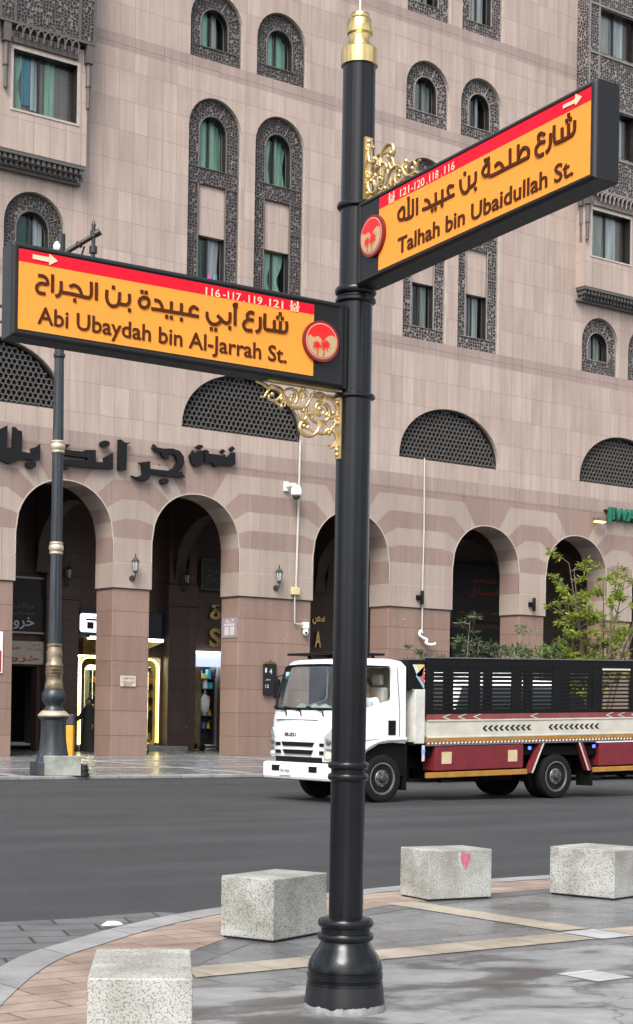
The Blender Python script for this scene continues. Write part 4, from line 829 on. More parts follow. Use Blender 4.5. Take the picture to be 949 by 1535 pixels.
# ---------------------------------------------------------------- ornate lamp post across the street
def weathered_iron():
    k = N('weathered_blue_iron'); a = k.noise(k.coord('Object', (14, 14, .9)), 1, 4); k.base(k.ramp(a, [(.3, (.012, .015, .018)), (.6, (.030, .037, .044)), (.8, (.09, .098, .1))])); k.set(Roughness=.42, Metallic=.2); return k.m
M['iron'] = weathered_iron()
M['bronze'] = simple('worn_bronze', (.27, .215, .15), .36, .8, .4, 8); M['brass_pale'] = simple('worn_pale_brass', (.55, .47, .36), .4, .6, .2, 9)
lamp = empty('street_lamp', at(-5.597, 35.96, .06), 0, 'tall fluted blue grey lamp post with bronze rings and a bulbous foot', 'lamp post')
mb = MB(); mb.lathe([(.47, 0), (.47, .26), (.45, .27)], 8, rot=R(22.5)); mb.build('plinth', M['iron'], lamp, bevel=.01)
mb = MB(); mb.lathe([(.36, .27), (.33, .36), (.29, .52), (.262, .75), (.255, 1.0), (.262, 1.13), (.30, 1.16), (.315, 1.18), (.315, 1.20), (.27, 1.24)], 32); mb.build('pedestal', M['iron'], lamp, smooth=40)
mb = MB(); mb.lathe([(.27, 1.24), (.32, 1.20), (.325, 1.225), (.26, 1.295), (.235, 1.315)], 32); mb.build('pedestal_rim', M['brass_pale'], lamp, smooth=40)
mb = MB(); mb.lathe([(.235, 1.31), (.185, 1.38), (.17, 1.42), (.20, 1.46), (.24, 1.52), (.255, 1.58), (.25, 1.65), (.215, 1.72), (.19, 1.76)], 24, flute=.07); mb.build('bulb', M['iron'], lamp, smooth=70)
mb = MB(); mb.lathe([(.185, 1.76), (.195, 1.80), (.175, 1.90), (.165, 1.99), (.175, 2.02), (.18, 2.05), (.165, 2.06), (.185, 2.09), (.185, 2.12), (.165, 2.13), (.183, 2.16), (.183, 2.19), (.163, 2.2), (.18, 2.23), (.178, 2.27), (.155, 2.30), (.16, 2.42), (.165, 2.5), (.145, 2.58), (.14, 2.62), (.155, 2.64), (.155, 2.67), (.135, 2.69)], 28); mb.build('vase', M['bronze'], lamp, smooth=40)
mb = MB(); mb.lathe([(.135, 2.69), (.118, 4.5), (.115, 6.6), (.095, 8.6), (.085, 11.1)], 24, flute=.08); mb.build('shaft', M['iron'], lamp, smooth=25)
for z in (4.54, 6.62):
    mb = MB(); mb.lathe([(.12, z-.02), (.138, z), (.138, z+.03), (.125, z+.04), (.142, z+.06), (.152, z+.10), (.152, z+.13), (.142, z+.17), (.125, z+.185), (.138, z+.2), (.138, z+.225), (.12, z+.24)], 24); mb.build('ring', M['brass_pale'], lamp, smooth=40)
mb = MB(); mb.lathe([(.092, 8.55), (.12, 8.58), (.12, 8.64), (.1, 8.66)], 20); mb.build('cap_ring', M['iron'], lamp, smooth=40)
def la(x, z, y=0): return (.8*x+.6*y, -.6*x+.8*y, z)
mb = MB(); mb.tube([la(.05, 10.70), la(.72, 11.12)], .055, 8); mb.tube([la(.70, 11.11), la(.80, 11.17)], .075, 8); mb.tube([la(.35, 10.86), la(.39, 10.93)], .075, 8)
mb.tube([la(.66, 9.9), la(.66, 11.32)], .042, 8); mb.tube([la(.66, 11.30), la(.66, 11.42)], [.05, .006], 8); mb.tube([la(.66, 10.72), la(.66, 10.86)], .085, 8); mb.tube([la(.66, 11.05), la(.66, 11.18)], .07, 8)
mb.tube([la(.0, 10.5), la(.0, 11.0)], .07, 8); mb.tube(smooth_path([la(.10, 10.55), la(.26, 10.5), la(.34, 10.42), la(.40, 10.6), la(.48, 10.86)], 5), .022, 6)
mb.tube(smooth_path([la(-.05, 9.15), la(-.6, 9.25), la(-1.05, 9.55), la(-1.35, 9.62), la(-1.55, 9.5), la(-1.5, 9.25), la(-1.3, 9.2)], 6), .04, 6); mb.tube(smooth_path([la(-.1, 8.9), la(-.7, 9.0), la(-1.2, 9.28), la(-1.6, 9.36)], 5), .03, 6)
mb.build('arm', M['dark_frame'], lamp, smooth=50)
mb = MB(); mb.ball(la(-.06, 10.83), .11, .10, .13); mb.build('sensor', simple('dusty_white_plastic', (.6, .58, .53), .6), lamp, smooth=60)
lamp.scale = (1.05,)*3
mb = MB(); mb.box(-.38, .38, -.17, .17, 0, .42); o = mb.build('plinth_stone', M['plinth_stone'], bevel=.012); o.location = at(-5.345, 35.62, .058); o.rotation_euler = (0, 0, YAW+R(18)); tag(o, 'mossy pale stone slab leaning at the foot of the lamp post', 'stone block')
mb = MB(); mb.lathe([(.125, 0), (.125, .05), (.10, .06), (.10, .11), (.115, .115), (.115, .14), (.095, .15), (.09, .2), (.10, .21), (.085, .235), (.03, .245)], 20); o = mb.build('low_bollard', M['black'], smooth=40); o.location = at(-4.90, 35.72, .06); tag(o, 'small black ribbed bollard stub beside the lamp post', 'bollard')
# ---------------------------------------------------------------- vehicles
M['white_paint'] = simple('white_vehicle_paint', (.78, .79, .78), .28, 0, .03, 3)
M['dirty_white'] = simple('dusty_white_paint', (.55, .54, .49), .45, 0, .2, 4)
M['cream_paint'] = simple('cream_side_panel', (.50, .48, .41), .5, 0, .14, 3)
M['black_paint'] = simple('black_frame_paint', (.005, .005, .0055), .5, 0, .2, 6, 0, .2)
M['under'] = simple('dark_chassis', (.006, .006, .006), .8, 0, .1, 6, 0, .1)
M['rubber'] = simple('tyre_rubber', (.010, .010, .010), .8, 0, .2, 10, .2, .15)
M['steel_rim'] = simple('dull_steel_rim', (.17, .17, .175), .45, .5, .2, 10)
M['hub'] = simple('dark_hub', (.05, .05, .052), .5, .4, .2, 12)
M['maroon'] = simple('maroon_paint', (.150, .013, .020), .45, 0, .16, 5)
M['stripe_red'] = simple('faded_red_stripe', (.21, .05, .05), .5, 0, .2, 8)
M['amber'] = simple('amber_strip', (.33, .165, .028), .5, 0, .2, 6)
M['tan'] = simple('tan_reflector', (.52, .42, .26), .5, 0, .1, 10)
M['lamp_lens'] = simple('clear_lamp_lens', (.62, .65, .67), .12, .55, .2, 16)
M['blue_led'] = glow('blue_marker_light', (.06, .10, 1.0), 1.6)
M['head_glow'] = glow('lit_indicator', (1.0, .62, .32), .9)
M['seat'] = simple('grey_beige_seat', (.40, .38, .33), .85)
M['plate'] = simple('number_plate', (.62, .63, .60), .5, 0, .05, 20)
M['paper'] = simple('white_paper', (.80, .82, .80), .8)
def wheel(parent, x, y, z, r, w, side, rimr, holes=5, name='wheel', rim='steel_rim'):
    """axle along y, outer face towards side*y"""
    rot = Matrix.Translation((x, y, z)) @ Matrix.Rotation(R(90)*(1 if side < 0 else -1), 4, 'X')
    t = MB(); t.lathe([(rimr, -w/2), (r*.93, -w/2), (r, -w/2+.04), (r, w/2-.05), (r*.975, w/2-.015), (r*.90, w/2), (rimr+.02, w/2-.005), (rimr, w/2-.03)], 40); t.xf(rot); o = t.build('wheel', M['rubber'], parent, smooth=40)
    m = MB(); m.lathe([(rimr+.004, w/2-.045), (rimr+.012, w/2-.012), (rimr-.012, w/2-.010), (rimr-.035, w/2-.07), (rimr*.62, w/2-.055), (rimr*.52, w/2-.02), (.02, w/2-.015)], 32); m.xf(rot); m.build('rim', M[rim], o, smooth=35)
    h = MB()
    for k in range(holes):
        a = 2*math.pi*k/holes+.3; h.lathe([(.048, -.004), (.048, .004)], 12, (rimr*.78*math.cos(a), rimr*.78*math.sin(a), w/2-.056))
    h.lathe([(.075, 0), (.07, .045), (.05, .06)], 16, (0, 0, w/2-.02))
    for k in range(6): h.lathe([(.016, 0), (.014, .03)], 6, (rimr*.45*math.cos(k*1.047), rimr*.45*math.sin(k*1.047), w/2-.02))
    h.xf(rot); h.build('hub', M['hub'], o, smooth=35); return o
TX, TY = -12.1, -19.9
truck = empty('cargo_truck', (TX, TY, -.02), 0, 'white cab truck with a black slatted cargo body, cream side boards and maroon skirt boxes', 'truck')
Sx = lambda s: s-TX
SH = Matrix.Identity(4); SH[2][0] = .022; SH[2][3] = .022*(TX+13.2)      # the empty bed rides nose-down
# cab shell
stat = [(-15.19, .66), (-15.22, .85), (-15.225, 1.1), (-15.215, 1.36), (-15.18, 1.545), (-15.09, 1.92), (-14.975, 2.29), (-14.88, 2.385), (-14.6, 2.435), (-14.05, 2.445), (-13.82, 2.43), (-13.71, 2.34)]
ts = [-1, -.97, -.9, -.75, -.45, 0, .45, .75, .9, .97, 1]
def cabp(j, t, off=0):
    s, z = stat[j]; k = max(0, 1-max(0, (s+15.22))/.75); a = abs(t)
    return (Sx(s+.12*a**7*(.35+.65*k)+.03*a**2-off), .945*t*(1-.055*max(0, (z-1.5))/.95)+.0, z+.02-.055*a**5*(1 if z > 2.2 else 0))
cab = MB(); gl = MB(); g2 = [[cabp(j, t) for t in ts] for j in range(len(stat))]
for j in range(len(stat)-1):
    for i in range(len(ts)-1):
        f = (g2[j][i], g2[j][i+1], g2[j+1][i+1], g2[j+1][i])
        if 4 <= j <= 5 and 1 < i < len(ts)-3: gl.quad(*f)
        else: cab.quad(*f)
for sg in (-1, 1):
    i = 0 if sg < 0 else len(ts)-1
    edge_ = [(g2[j][i][0], g2[j][i][2]) for j in range(len(stat))]
    low = [(Sx(-13.66), 1.05), (Sx(-13.66), 1.0), (Sx(-13.95), 1.02), (Sx(-14.25), .99), (Sx(-14.50), .87), (Sx(-14.66), .68)]
    hole = [(Sx(-14.93), 1.57), (Sx(-14.45), 1.61), (Sx(-13.98), 1.735), (Sx(-13.955), 1.80), (Sx(-13.955), 2.24), (Sx(-14.0), 2.31), (Sx(-14.70), 2.31), (Sx(-14.79), 2.24)]
    yy = lambda z: sg*.945*(1-.055*max(0, (z-1.5))/.95)
    cab.poly([edge_[::-1]+low[::-1] if False else edge_+low, hole], lambda x, z: (x, yy(z), z)); cab.rim(hole, lambda x, z: (x, yy(z), z), lambda x, z: (x, yy(z)-sg*.05, z))
    gg = MB(); gg.poly([hole], lambda x, z: (x, yy(z)-sg*.03, z))
    if sg > 0: gg.build('door_glass', M['windscreen'], truck)
    else:
        hq = [(Sx(-14.90), 1.57), (Sx(-14.45), 1.61), (Sx(-13.98), 1.735), (Sx(-13.97), 1.78), (Sx(-14.90), 1.62)]; gg = MB(); gg.poly([hq], lambda x, z: (x, yy(z)-sg*.03, z)); gg.build('door_glass', M['windscreen'], truck)
cab.quad(g2[-1][0], g2[-1][-1], (Sx(-13.66), .945, 1.0), (Sx(-13.66), -.945, 1.0))
co = cab.build('cab', M['white_paint'], truck, smooth=38)
gl.build('windscreen', M['windscreen'], truck, smooth=60)
# black surround of the windscreen
sr = MB()
for j in range(4, 6):
    for i in (1, len(ts)-3): sr.quad(*[(p[0]-.004, p[1], p[2]+.002) for p in (g2[j][i], g2[j][i+1], g2[j+1][i+1], g2[j+1][i])])
for (j, e) in ((4, -1), (6, 1)):
    pts = [g2[j][i] for i in range(1, len(ts)-1)]; sr.tube([(p[0]-.006, p[1], p[2]) for p in pts], .022, 6)
for i in (1, len(ts)-2): sr.tube([(g2[j][i][0]-.006, g2[j][i][1], g2[j][i][2]) for j in (4, 5, 6)], .022, 6)
sr.build('windscreen_seal', M['black_paint'], truck, smooth=40)
ib = MB(); ib.box(Sx(-15.0), Sx(-13.7), -.88, .88, .9, 1.0); ib.box(Sx(-13.72), Sx(-13.69), -.9, .9, 1.0, 2.3); ib.box(Sx(-15.06), Sx(-14.74), -.86, .86, 1.28, 1.55); ib.build('cab_interior', M['seat'], co)
st = MB()
for y in (-.48, .0, .48): st.box(Sx(-14.3), Sx(-13.95), y-.22, y+.22, 1.1, 1.3); st.box(Sx(-13.98), Sx(-13.84), y-.22, y+.22, 1.25, 1.95); st.box(Sx(-13.96), Sx(-13.86), y-.13, y+.13, 1.98, 2.18)
st.build('seat', M['seat'], co, bevel=.04)
w = MB(); w.tube([(Sx(-14.66)+.19*math.cos(a)*.55, -.48+.2*math.sin(a), 1.62+.19*math.cos(a)*.75) for a in [2*math.pi*k/20 for k in range(21)]], .016, 6); w.tube([(Sx(-14.66), -.48, 1.62), (Sx(-14.82), -.48, 1.45)], .03, 6); w.build('steering_wheel', M['black_paint'], co, smooth=50)
pp = MB()
for k in range(9):
    y = -.75+k*.18+random.uniform(-.04, .04); x = Sx(-15.04)+random.uniform(0, .1); z = 1.56+.02*random.random()
    pp.add([(x, y-.1, z), (x+.16, y-.07, z+.02), (x+.14, y+.1, z+.11*random.random()), (x-.02, y+.08, z+.01)], [(0, 1, 2, 3)])
pp.build('dashboard_papers', M['paper'], co)
# door seam, handle, trim
d = MB(); yo = -.9475
d.box(Sx(-14.045), Sx(-13.885), yo-.012, yo+.01, 1.14, 1.39); d.build('door_handle', M['black_paint'], co, bevel=.01)
d = MB()
def seam(p, r=.006): d.tube(p, r, 5)
seam([(Sx(-13.80), yo-.0, 1.08), (Sx(-13.80), yo, 1.55), (Sx(-13.84), -.905, 2.3)], .005); seam([(Sx(-14.93), yo, 1.0), (Sx(-14.93), yo, 1.5)], .005); seam([(Sx(-14.93), yo, 1.02), (Sx(-13.80), yo, 1.1)], .005)
d.build('door_seam', M['under'], co)
ft = MB(); pa = [(Sx(-14.80), -.955, .60), (Sx(-14.66), -.955, .80), (Sx(-14.48), -.955, .95), (Sx(-14.2), -.955, 1.045), (Sx(-13.9), -.955, 1.07), (Sx(-13.66), -.955, 1.075)]
ft.tube(smooth_path(pa, 4), .035, 6); ft.build('arch_flare', M['white_paint'], co, smooth=50)
ws = MB(); ws.box(Sx(-14.75), Sx(-13.62), -.90, .90, .45, 1.0); ws.box(Sx(-15.1), Sx(-14.75), -.86, .86, .45, .66); ws.build('wheel_well', M['under'], truck)
# front: bumper, grille bars, lamps, plate
fr = MB(); fr.box(Sx(-15.30), Sx(-15.02), -.955, .955, .36, .655); fb = fr.build('bumper', M['white_paint'], truck, bevel=.05)
fr = MB()
for y0, y1 in ((-.62, -.40), (.42, .66)): fr.box(Sx(-15.308), Sx(-15.27), y0, y1, .50, .60)
fr.build('bumper_opening', M['black_paint'], fb)
fr = MB(); fr.box(Sx(-15.32), Sx(-15.29), .10, .42, .43, .58); pl_ = fr.build('number_plate', M['plate'], fb)
t_ = MB(); text_mb('7391 HRA', -.135, .135, 0, .05, 0, 0, .01, t_); t_.v = [(Sx(-15.322), .26-v[0], .48+v[2]) for v in t_.v]; t_.build('plate_lettering', M['black'], pl_)
fr = MB(); fr.box(Sx(-15.225), Sx(-15.10), -.60, .66, .665, .75); 
for z0, z1, a, b in ((.93, 1.00, -.44, .50), (.80, .87, -.40, .46)):
    fr.prism([[(a, z1), (b, z1), (b-.06, z0), (a+.06, z0)]], lambda y, z: (Sx(-15.234), y, z), lambda y, z: (Sx(-15.19), y, z))
for y in (-.62, .62):
    for z in (.83, .96): fr.box(Sx(-15.205), Sx(-15.16), y-.07, y+.07, z-.03, z+.03)
fr.build('grille', M['black_paint'], truck)
for sg in (-1, 1):
    h = MB(); lp = [(.70, .70), (.90, .72), (.90, 1.22), (.84, 1.24), (.70, 1.10)]
    h.prism([[(sg*a, b) for a, b in lp]], lambda y, z: (Sx(-15.235+.34*max(0, abs(y)-.66)), y, z), lambda y, z: (Sx(-15.0), y, z)); ho = h.build('headlight', M['lamp_lens'], truck)
    k = MB(); k.ball((Sx(-15.205), sg*.79, .79), .03, .065, .055, 12, 8); k.build('indicator', M['head_glow' if sg < 0 else 'lamp_lens'], ho, smooth=60)
    k = MB(); k.box(Sx(-15.213), Sx(-15.18), sg*.80-.09, sg*.80+.09, .885, .90); k.ball((Sx(-15.2), sg*.79, 1.02), .03, .06, .06, 12, 8); k.build('lamp_divider', M['steel_rim'], ho)
t_ = MB(); text_mb('ISUZU', -.16, .16, 0, .055, 0, .008, .02, t_); t_.v = [(Sx(-15.232)+v[1], .24-v[0], 1.10+v[2]) for v in t_.v]; t_.build('front_badge', M['hub'], co)
wp = MB()
for y0, y1 in ((-.62, -.15), (.0, .50), (.42, .80)): wp.tube([(Sx(-15.20), y0, 1.53), (Sx(-15.185), y1, 1.60)], .012, 5); wp.tube([(Sx(-15.225), y0-.05, 1.45), (Sx(-15.20), y0, 1.53)], .014, 5)
wp.build('wiper', M['black_paint'], co)
cl = MB(); cl.box(Sx(-15.222), Sx(-15.19), -.5, .7, 1.375, 1.383); cl.build('bonnet_seam', M['under'], co)
vz = MB(); vz.box(Sx(-14.92), Sx(-14.02), -.80, .80, 2.485, 2.525); vo = vz.build('sun_visor', M['black_paint'], truck, bevel=.012)
vz = MB()
for y in (-.6, .6): vz.box(Sx(-14.6), Sx(-14.56), y-.02, y+.02, 2.43, 2.49); vz.box(Sx(-14.15), Sx(-14.11), y-.02, y+.02, 2.43, 2.49)
vz.build('visor_strut', M['black_paint'], vo)
for sg in (-1, 1):
    m = MB(); m.box(Sx(-15.02), Sx(-14.95), sg*1.0-.08, sg*1.0+.08, 1.74, 2.08); mo = m.build('mirror', M['black_paint'], truck, bevel=.03)
    m = MB(); m.tube([(Sx(-14.90), sg*.88, 2.15), (Sx(-14.98), sg*1.0, 2.12), (Sx(-14.98), sg*1.0, 1.68), (Sx(-14.92), sg*.9, 1.64)], .014, 6); m.build('mirror_arm', M['black_paint'], mo)
m = MB(); m.box(Sx(-15.0), Sx(-14.985), .62, .71, 2.08, 2.2); m.build('windscreen_sticker', simple('pale_blue_sticker', (.35, .55, .58), .6), truck)
# wheels and chassis
for y, sg in ((-.83, -1), (.83, 1)): wheel(truck, Sx(-14.14), y, .405, .405, .22, sg, .262)
for y, sg in ((-.80, -1), (.80, 1)): wheel(truck, Sx(-10.0), y, .405, .405, .24, sg, .268, 4, rim='steel_rim'); wheel(truck, Sx(-10.0), y-sg*.27, .405, .405, .22, sg, .262)
ch = MB(); ch.box(Sx(-14.6), Sx(-7.2), -.42, -.30, .55, .78); ch.box(Sx(-14.6), Sx(-7.2), .30, .42, .55, .78); ch.box(Sx(-10.1), Sx(-9.9), -.7, .7, .33, .47); ch.box(Sx(-14.2), Sx(-14.08), -.7, .7, .33, .45)
ch.box(Sx(-13.1), Sx(-7.4), -.86, .86, .80, .97); ch.box(Sx(-12.9), Sx(-11.0), -.78, .78, .36, .8); ch.box(Sx(-9.0), Sx(-7.4), -.7, .7, .40, .8); ch.box(Sx(-14.6), Sx(-13.2), -.5, .5, .32, .8); ch.build('chassis_and_shade_boxes', M['under'], truck)  # low boxes added to block light and darken the road beneath
for q in ((Sx(-13.66), Sx(-13.62), -.94, -.6, .20, .98), (Sx(-9.12), Sx(-9.08), -.94, -.55, .22, .7), (Sx(-13.66), Sx(-13.62), .6, .94, .2, .98), (Sx(-9.12), Sx(-9.08), .55, .94, .22, .7)):
    mf = MB(); mf.box(*q); mf.build('mudflap', M['under'], truck)
def cpart(mb, name, m, parent=truck, **k): mb.xf(SH); return mb.build(name, m, parent, **k)
c = MB(); c.box(Sx(-13.46), Sx(-7.1), -.93, .93, .975, 1.03); deck = cpart(c, 'cargo_deck', M['under'])
for sg in (-1, 1):
    o_ = .95*sg; i_ = .90*sg
    y0, y1 = min(o_, i_), max(o_, i_)
    e = .004
    c = MB(); c.box(Sx(-13.18), Sx(-7.15), y0, y1, 1.09, 1.395); c.box(Sx(-13.18), Sx(-7.15), y0-.012, y1+.012, 1.375, 1.40); c.box(Sx(-13.18), Sx(-7.15), y0-.012, y1+.012, 1.085, 1.115); pan = cpart(c, 'side_board', M['cream_paint'], bevel=.004)
    c = MB(); c.box(Sx(-13.19), Sx(-7.14), y0-.005, y1+.005, 1.403, 1.50); cpart(c, 'red_stripe', M['stripe_red'])
    c = MB(); c.box(Sx(-13.20), Sx(-7.14), y0-.01, y1+.01, 1.02, 1.082); cpart(c, 'amber_strip', M['amber'])
    c = MB(); c.box(Sx(-13.20), Sx(-7.14), y0-.004, y1+.004, .985, 1.018)
    cpart(c, 'lower_strip', M['stripe_red'])
    c = MB(); c.box(Sx(-13.20), Sx(-7.14), y0-.008, y1+.008, .955, .983); cpart(c, 'steel_rail', M['steel_rim'])
    c = MB()
    for k in range(70): 
        x = Sx(-13.15)+k*.086; c.obox((x, o_+sg*.006, 1.002), (.018, 0, .010), (0, .002, 0), (-.006, 0, .012))
    cpart(c, 'candy_stripes', M['white_paint'])
    # chevrons pointing to the cab
    c = MB(); yf = o_+sg*.004
    for a, n in ((-11.90, 9), (-10.27, 10)):
        for k in range(n):
            x = Sx(a)+k*.134; w_ = .062
            c.poly([[(x, 1.245), (x+.065, 1.195), (x+.065+w_, 1.195), (x+w_, 1.245), (x+.065+w_, 1.295), (x+.065, 1.295)]], lambda u, v: (u, yf, v))
    cpart(c, 'chevron', M['black'], pan)
    c = MB(); yf2 = o_+sg*.012
    for x in (-12.86, -12.50, -12.14, -10.75, -8.78, -8.45, -8.1):
        u = Sx(x); c.poly([[(u, 1.452), (u+.16, 1.405), (u+.22, 1.405), (u+.06, 1.452), (u+.22, 1.498), (u+.16, 1.498)]], lambda p, q: (p, yf2, q))
    c.box(Sx(-13.19), Sx(-7.14), min(yf2, yf2-sg*.006), max(yf2, yf2-sg*.006), 1.396, 1.406); cpart(c, 'stripe_chevron', M['cream_paint'])
    # slatted stake side
    c = MB(); c.box(Sx(-13.22), Sx(-7.15), y0+.005, y1-.005, 2.325, 2.47); c.box(Sx(-13.22), Sx(-7.15), y0+.005, y1-.005, 1.50, 1.565)
    for a, b in ((-13.22, -13.04), (-12.21, -11.955), (-11.18, -10.94), (-10.16, -9.94), (-9.10, -8.86), (-8.06, -7.83), (-7.3, -7.15)): c.box(Sx(a), Sx(b), y0+.008, y1-.008, 1.565, 2.325)
    for k in range(10):
        z = 1.60+k*.073; c.box(Sx(-13.05), Sx(-7.2), y0+.018, y1-.022, z, z+.034)
    cpart(c, 'stake_side', M['black_paint'], bevel=.003)
    c = MB(); c.box(Sx(-13.25), Sx(-7.12), y0-.01, y1+.01, 2.472, 2.492); cpart(c, 'top_rail', M['steel_rim'])
    # maroon skirt boxes, amber bars, fender legs
    c = MB(); c.box(Sx(-12.99), Sx(-10.885), min(o_, .62*sg), max(o_, .62*sg), .52, .945); bx = cpart(c, 'skirt_box', M['maroon'], bevel=.012)
    for a in (-12.84, -11.265):
        c = MB(); c.box(Sx(a), Sx(a+.225), min(o_, o_+sg*.006), max(o_, o_+sg*.006), .64, .845); cpart(c, 'reflector', M['tan'], bx)
    c = MB(); c.box(Sx(-8.91), Sx(-7.35), min(o_, .62*sg), max(o_, .62*sg), .50, .92); cpart(c, 'skirt_box', M['maroon'], bevel=.012)
    c = MB(); c.box(Sx(-13.16), Sx(-10.78), min(o_, .88*sg), max(o_, .88*sg), .40, .495); c.box(Sx(-9.09), Sx(-7.3), min(o_, .88*sg), max(o_, .88*sg), .385, .475); cpart(c, 'amber_bar', M['amber'], bevel=.006)
    for (a, z0, b, z1) in ((-10.42, .955, -10.70, .42), (-9.42, .955, -9.16, .42)):
        c = MB(); c.prism([[(Sx(a)-.06, z0), (Sx(a)+.06, z0), (Sx(b)+.06, z1), (Sx(b)-.06, z1)]], lambda x, z: (x, o_, z), lambda x, z: (x, .84*sg, z)); lg = cpart(c, 'fender_leg', M['maroon'])
        s_ = 1 if a < -10 else -1
        c = MB(); c.prism([[(Sx(a)+s_*.04-.02, z0), (Sx(a)+s_*.04+.02, z0), (Sx(b)+s_*.04+.02, z1), (Sx(b)+s_*.04-.02, z1)]], lambda x, z: (x, o_+sg*.005, z), lambda x, z: (x, o_, z)); cpart(c, 'pale_edge', M['cream_paint'], lg)
    for s in (-13.27, -10.74, -9.08, -8.82 if False else -7.75):
        c = MB(); c.box(Sx(s)-.035, Sx(s)+.035, min(o_, o_+sg*.02), max(o_, o_+sg*.02), .84, .90); cpart(c, 'marker_light', M['blue_led'], bevel=.008)
# headboard with painted triangles
c = MB(); c.box(Sx(-13.46), Sx(-13.24), -.955, .955, 1.0, 1.93); hb = cpart(c, 'headboard', M['dirty_white'], bevel=.01)
c = MB(); c.box(Sx(-13.60), Sx(-13.24), -.93, .93, 1.94, 2.44); cpart(c, 'headboard_top', M['black_paint'], hb, bevel=.01)
for nm, pts, cc in (('painted_triangle', [(-13.45, 2.36), (-13.25, 2.36), (-13.30, 2.16)], (.62, .50, .18)), ('painted_triangle', [(-13.25, 2.34), (-13.25, 2.0), (-13.42, 2.2)], (.45, .09, .10)), ('painted_triangle', [(-13.25, 2.0), (-13.25, 1.93), (-13.44, 2.16), (-13.42, 2.2)], (.22, .45, .55)), ('painted_triangle', [(-13.52, 2.36), (-13.45, 2.36), (-13.30, 2.16), (-13.40, 2.15)], (.62, .60, .52))):
    c = MB(); c.poly([[(Sx(a), b) for a, b in pts]], lambda x, z: (x, -.934, z)); cpart(c, nm, simple('triangle_paint', cc, .5, 0, .1), hb)
c = MB(); c.box(Sx(-13.30), Sx(-13.24), -.962, -.956, .70, .97); cpart(c, 'lamp_bracket', M['dirty_white'])
c = MB(); c.box(Sx(-7.15), Sx(-7.1), -.93, .93, 1.0, 1.5); c.box(Sx(-7.15), Sx(-7.1), -.93, .93, 2.3, 2.47); cpart(c, 'tailboard', M['cream_paint'])

# ---------------------------------------------------------------- people
M['skin'] = simple('brown_skin', (.20, .105, .065), .6, 0, .06, 12); M['hair'] = simple('black_hair', (.010, .009, .008), .7); M['shirt'] = simple('pale_blue_shirt', (.55, .64, .74), .8, 0, .08, 9)
M['abaya'] = simple('black_abaya', (.010, .010, .011), .85, 0, .2, 9); M['trousers'] = simple('dark_trousers', (.03, .032, .04), .85)
def skin_mesh(name, verts, edges, radii, m, parent=None, sub=2, root=0):
    me = bpy.data.meshes.new(name); me.from_pydata(verts, edges, []); me.materials.append(m)
    o = bpy.data.objects.new(name, me); col.objects.link(o)
    if parent: o.parent = parent
    lay = me.skin_vertices[0] if len(me.skin_vertices) else None
    md = o.modifiers.new('skin', 'SKIN'); md.use_smooth_shade = True
    if not len(me.skin_vertices):
        b = bmesh.new(); b.from_mesh(me); b.verts.layers.skin.verify(); b.to_mesh(me); b.free()
    sv = me.skin_vertices[0].data
    for i, r_ in enumerate(radii): sv[i].radius = (r_, r_) if isinstance(r_, (int, float)) else r_; sv[i].use_root = (i == root)
    ss = o.modifiers.new('subdivision', 'SUBSURF'); ss.levels = sub; ss.render_levels = sub
    return o
def chain(*lists):
    V, E, Rr, idx = [], [], [], {}
    for lst in lists:
        prev = None
        for p, r_ in lst:
            key = tuple(round(c_, 4) for c_ in p)
            if key not in idx: idx[key] = len(V); V.append(p); Rr.append(r_)
            if prev is not None and idx[key] != prev: E.append((prev, idx[key]))
            prev = idx[key]
    return V, E, Rr
def head_parts(body, c, fwd, s=1.0):
    """eyes, ears and nose for a head centred at c that looks along fwd (unit, horizontal)"""
    f = Vector(fwd); l = Vector((-f.y, f.x, 0)); c = Vector(c)
    mb = MB()
    for k in (-1, 1): mb.ball(tuple(c+f*.088*s+l*.032*k*s+Vector((0, 0, .012))), .013*s, seg=8, rings=6)
    mb.build('eyes', M['paper'], body)
    mb = MB()
    for k in (-1, 1): mb.ball(tuple(c+f*.098*s+l*.032*k*s+Vector((0, 0, .012))), .006*s, seg=6, rings=5); mb.tube([tuple(c+f*.094*s+l*(.015*k)*s+Vector((0, 0, .033))), tuple(c+f*.088*s+l*(.05*k)*s+Vector((0, 0, .035)))], .006*s, 5)
    mb.tube([tuple(c+f*.093*s-l*.024*s+Vector((0, 0, -.058))), tuple(c+f*.093*s+l*.024*s+Vector((0, 0, -.058)))], .005*s, 5)
    mb.build('brows_and_pupils', M['hair'], body)
# driver, left arm on the open window, hands on the wheel
DO = Vector((Sx(-14.12), -.50, 1.30)) + Vector((TX, TY, -.02))
drv = empty('person', DO, 0, 'driver in a pale blue shirt with dark hair, elbow on the open truck window', 'person')
sp = [((0, 0, 0), .13), ((.02, 0, .18), .125), ((.0, 0, .36), .14), ((-.01, 0, .47), .10), ((-.03, 0, .53), .052), ((-.045, 0, .585), .055), ((-.06, 0, .64), .082), ((-.06, 0, .70), .088), ((-.05, 0, .755), .07)]
nose = [((-.06, 0, .64), .082), ((-.135, 0, .648), .018), ((-.155, 0, .635), .013)]
armL = [((0, 0, .36), .14), ((-.0, -.19, .41), .062), ((-.05, -.30, .25), .046), ((-.19, -.34, .26), .040), ((-.36, -.22, .33), .030), ((-.42, -.16, .36), .026)]
armR = [((0, 0, .36), .14), ((-.0, .19, .41), .062), ((-.10, .24, .18), .046), ((-.30, .18, .26), .036), ((-.42, .12, .33), .028), ((-.47, .09, .35), .026)]
legs = [[((0, 0, 0), .13), ((-.05, k*.1, .0), .085), ((-.36, k*.13, .06), .07), ((-.50, k*.13, -.22), .05), ((-.56, k*.13, -.26), .045)] for k in (-1, 1)]
fing = []
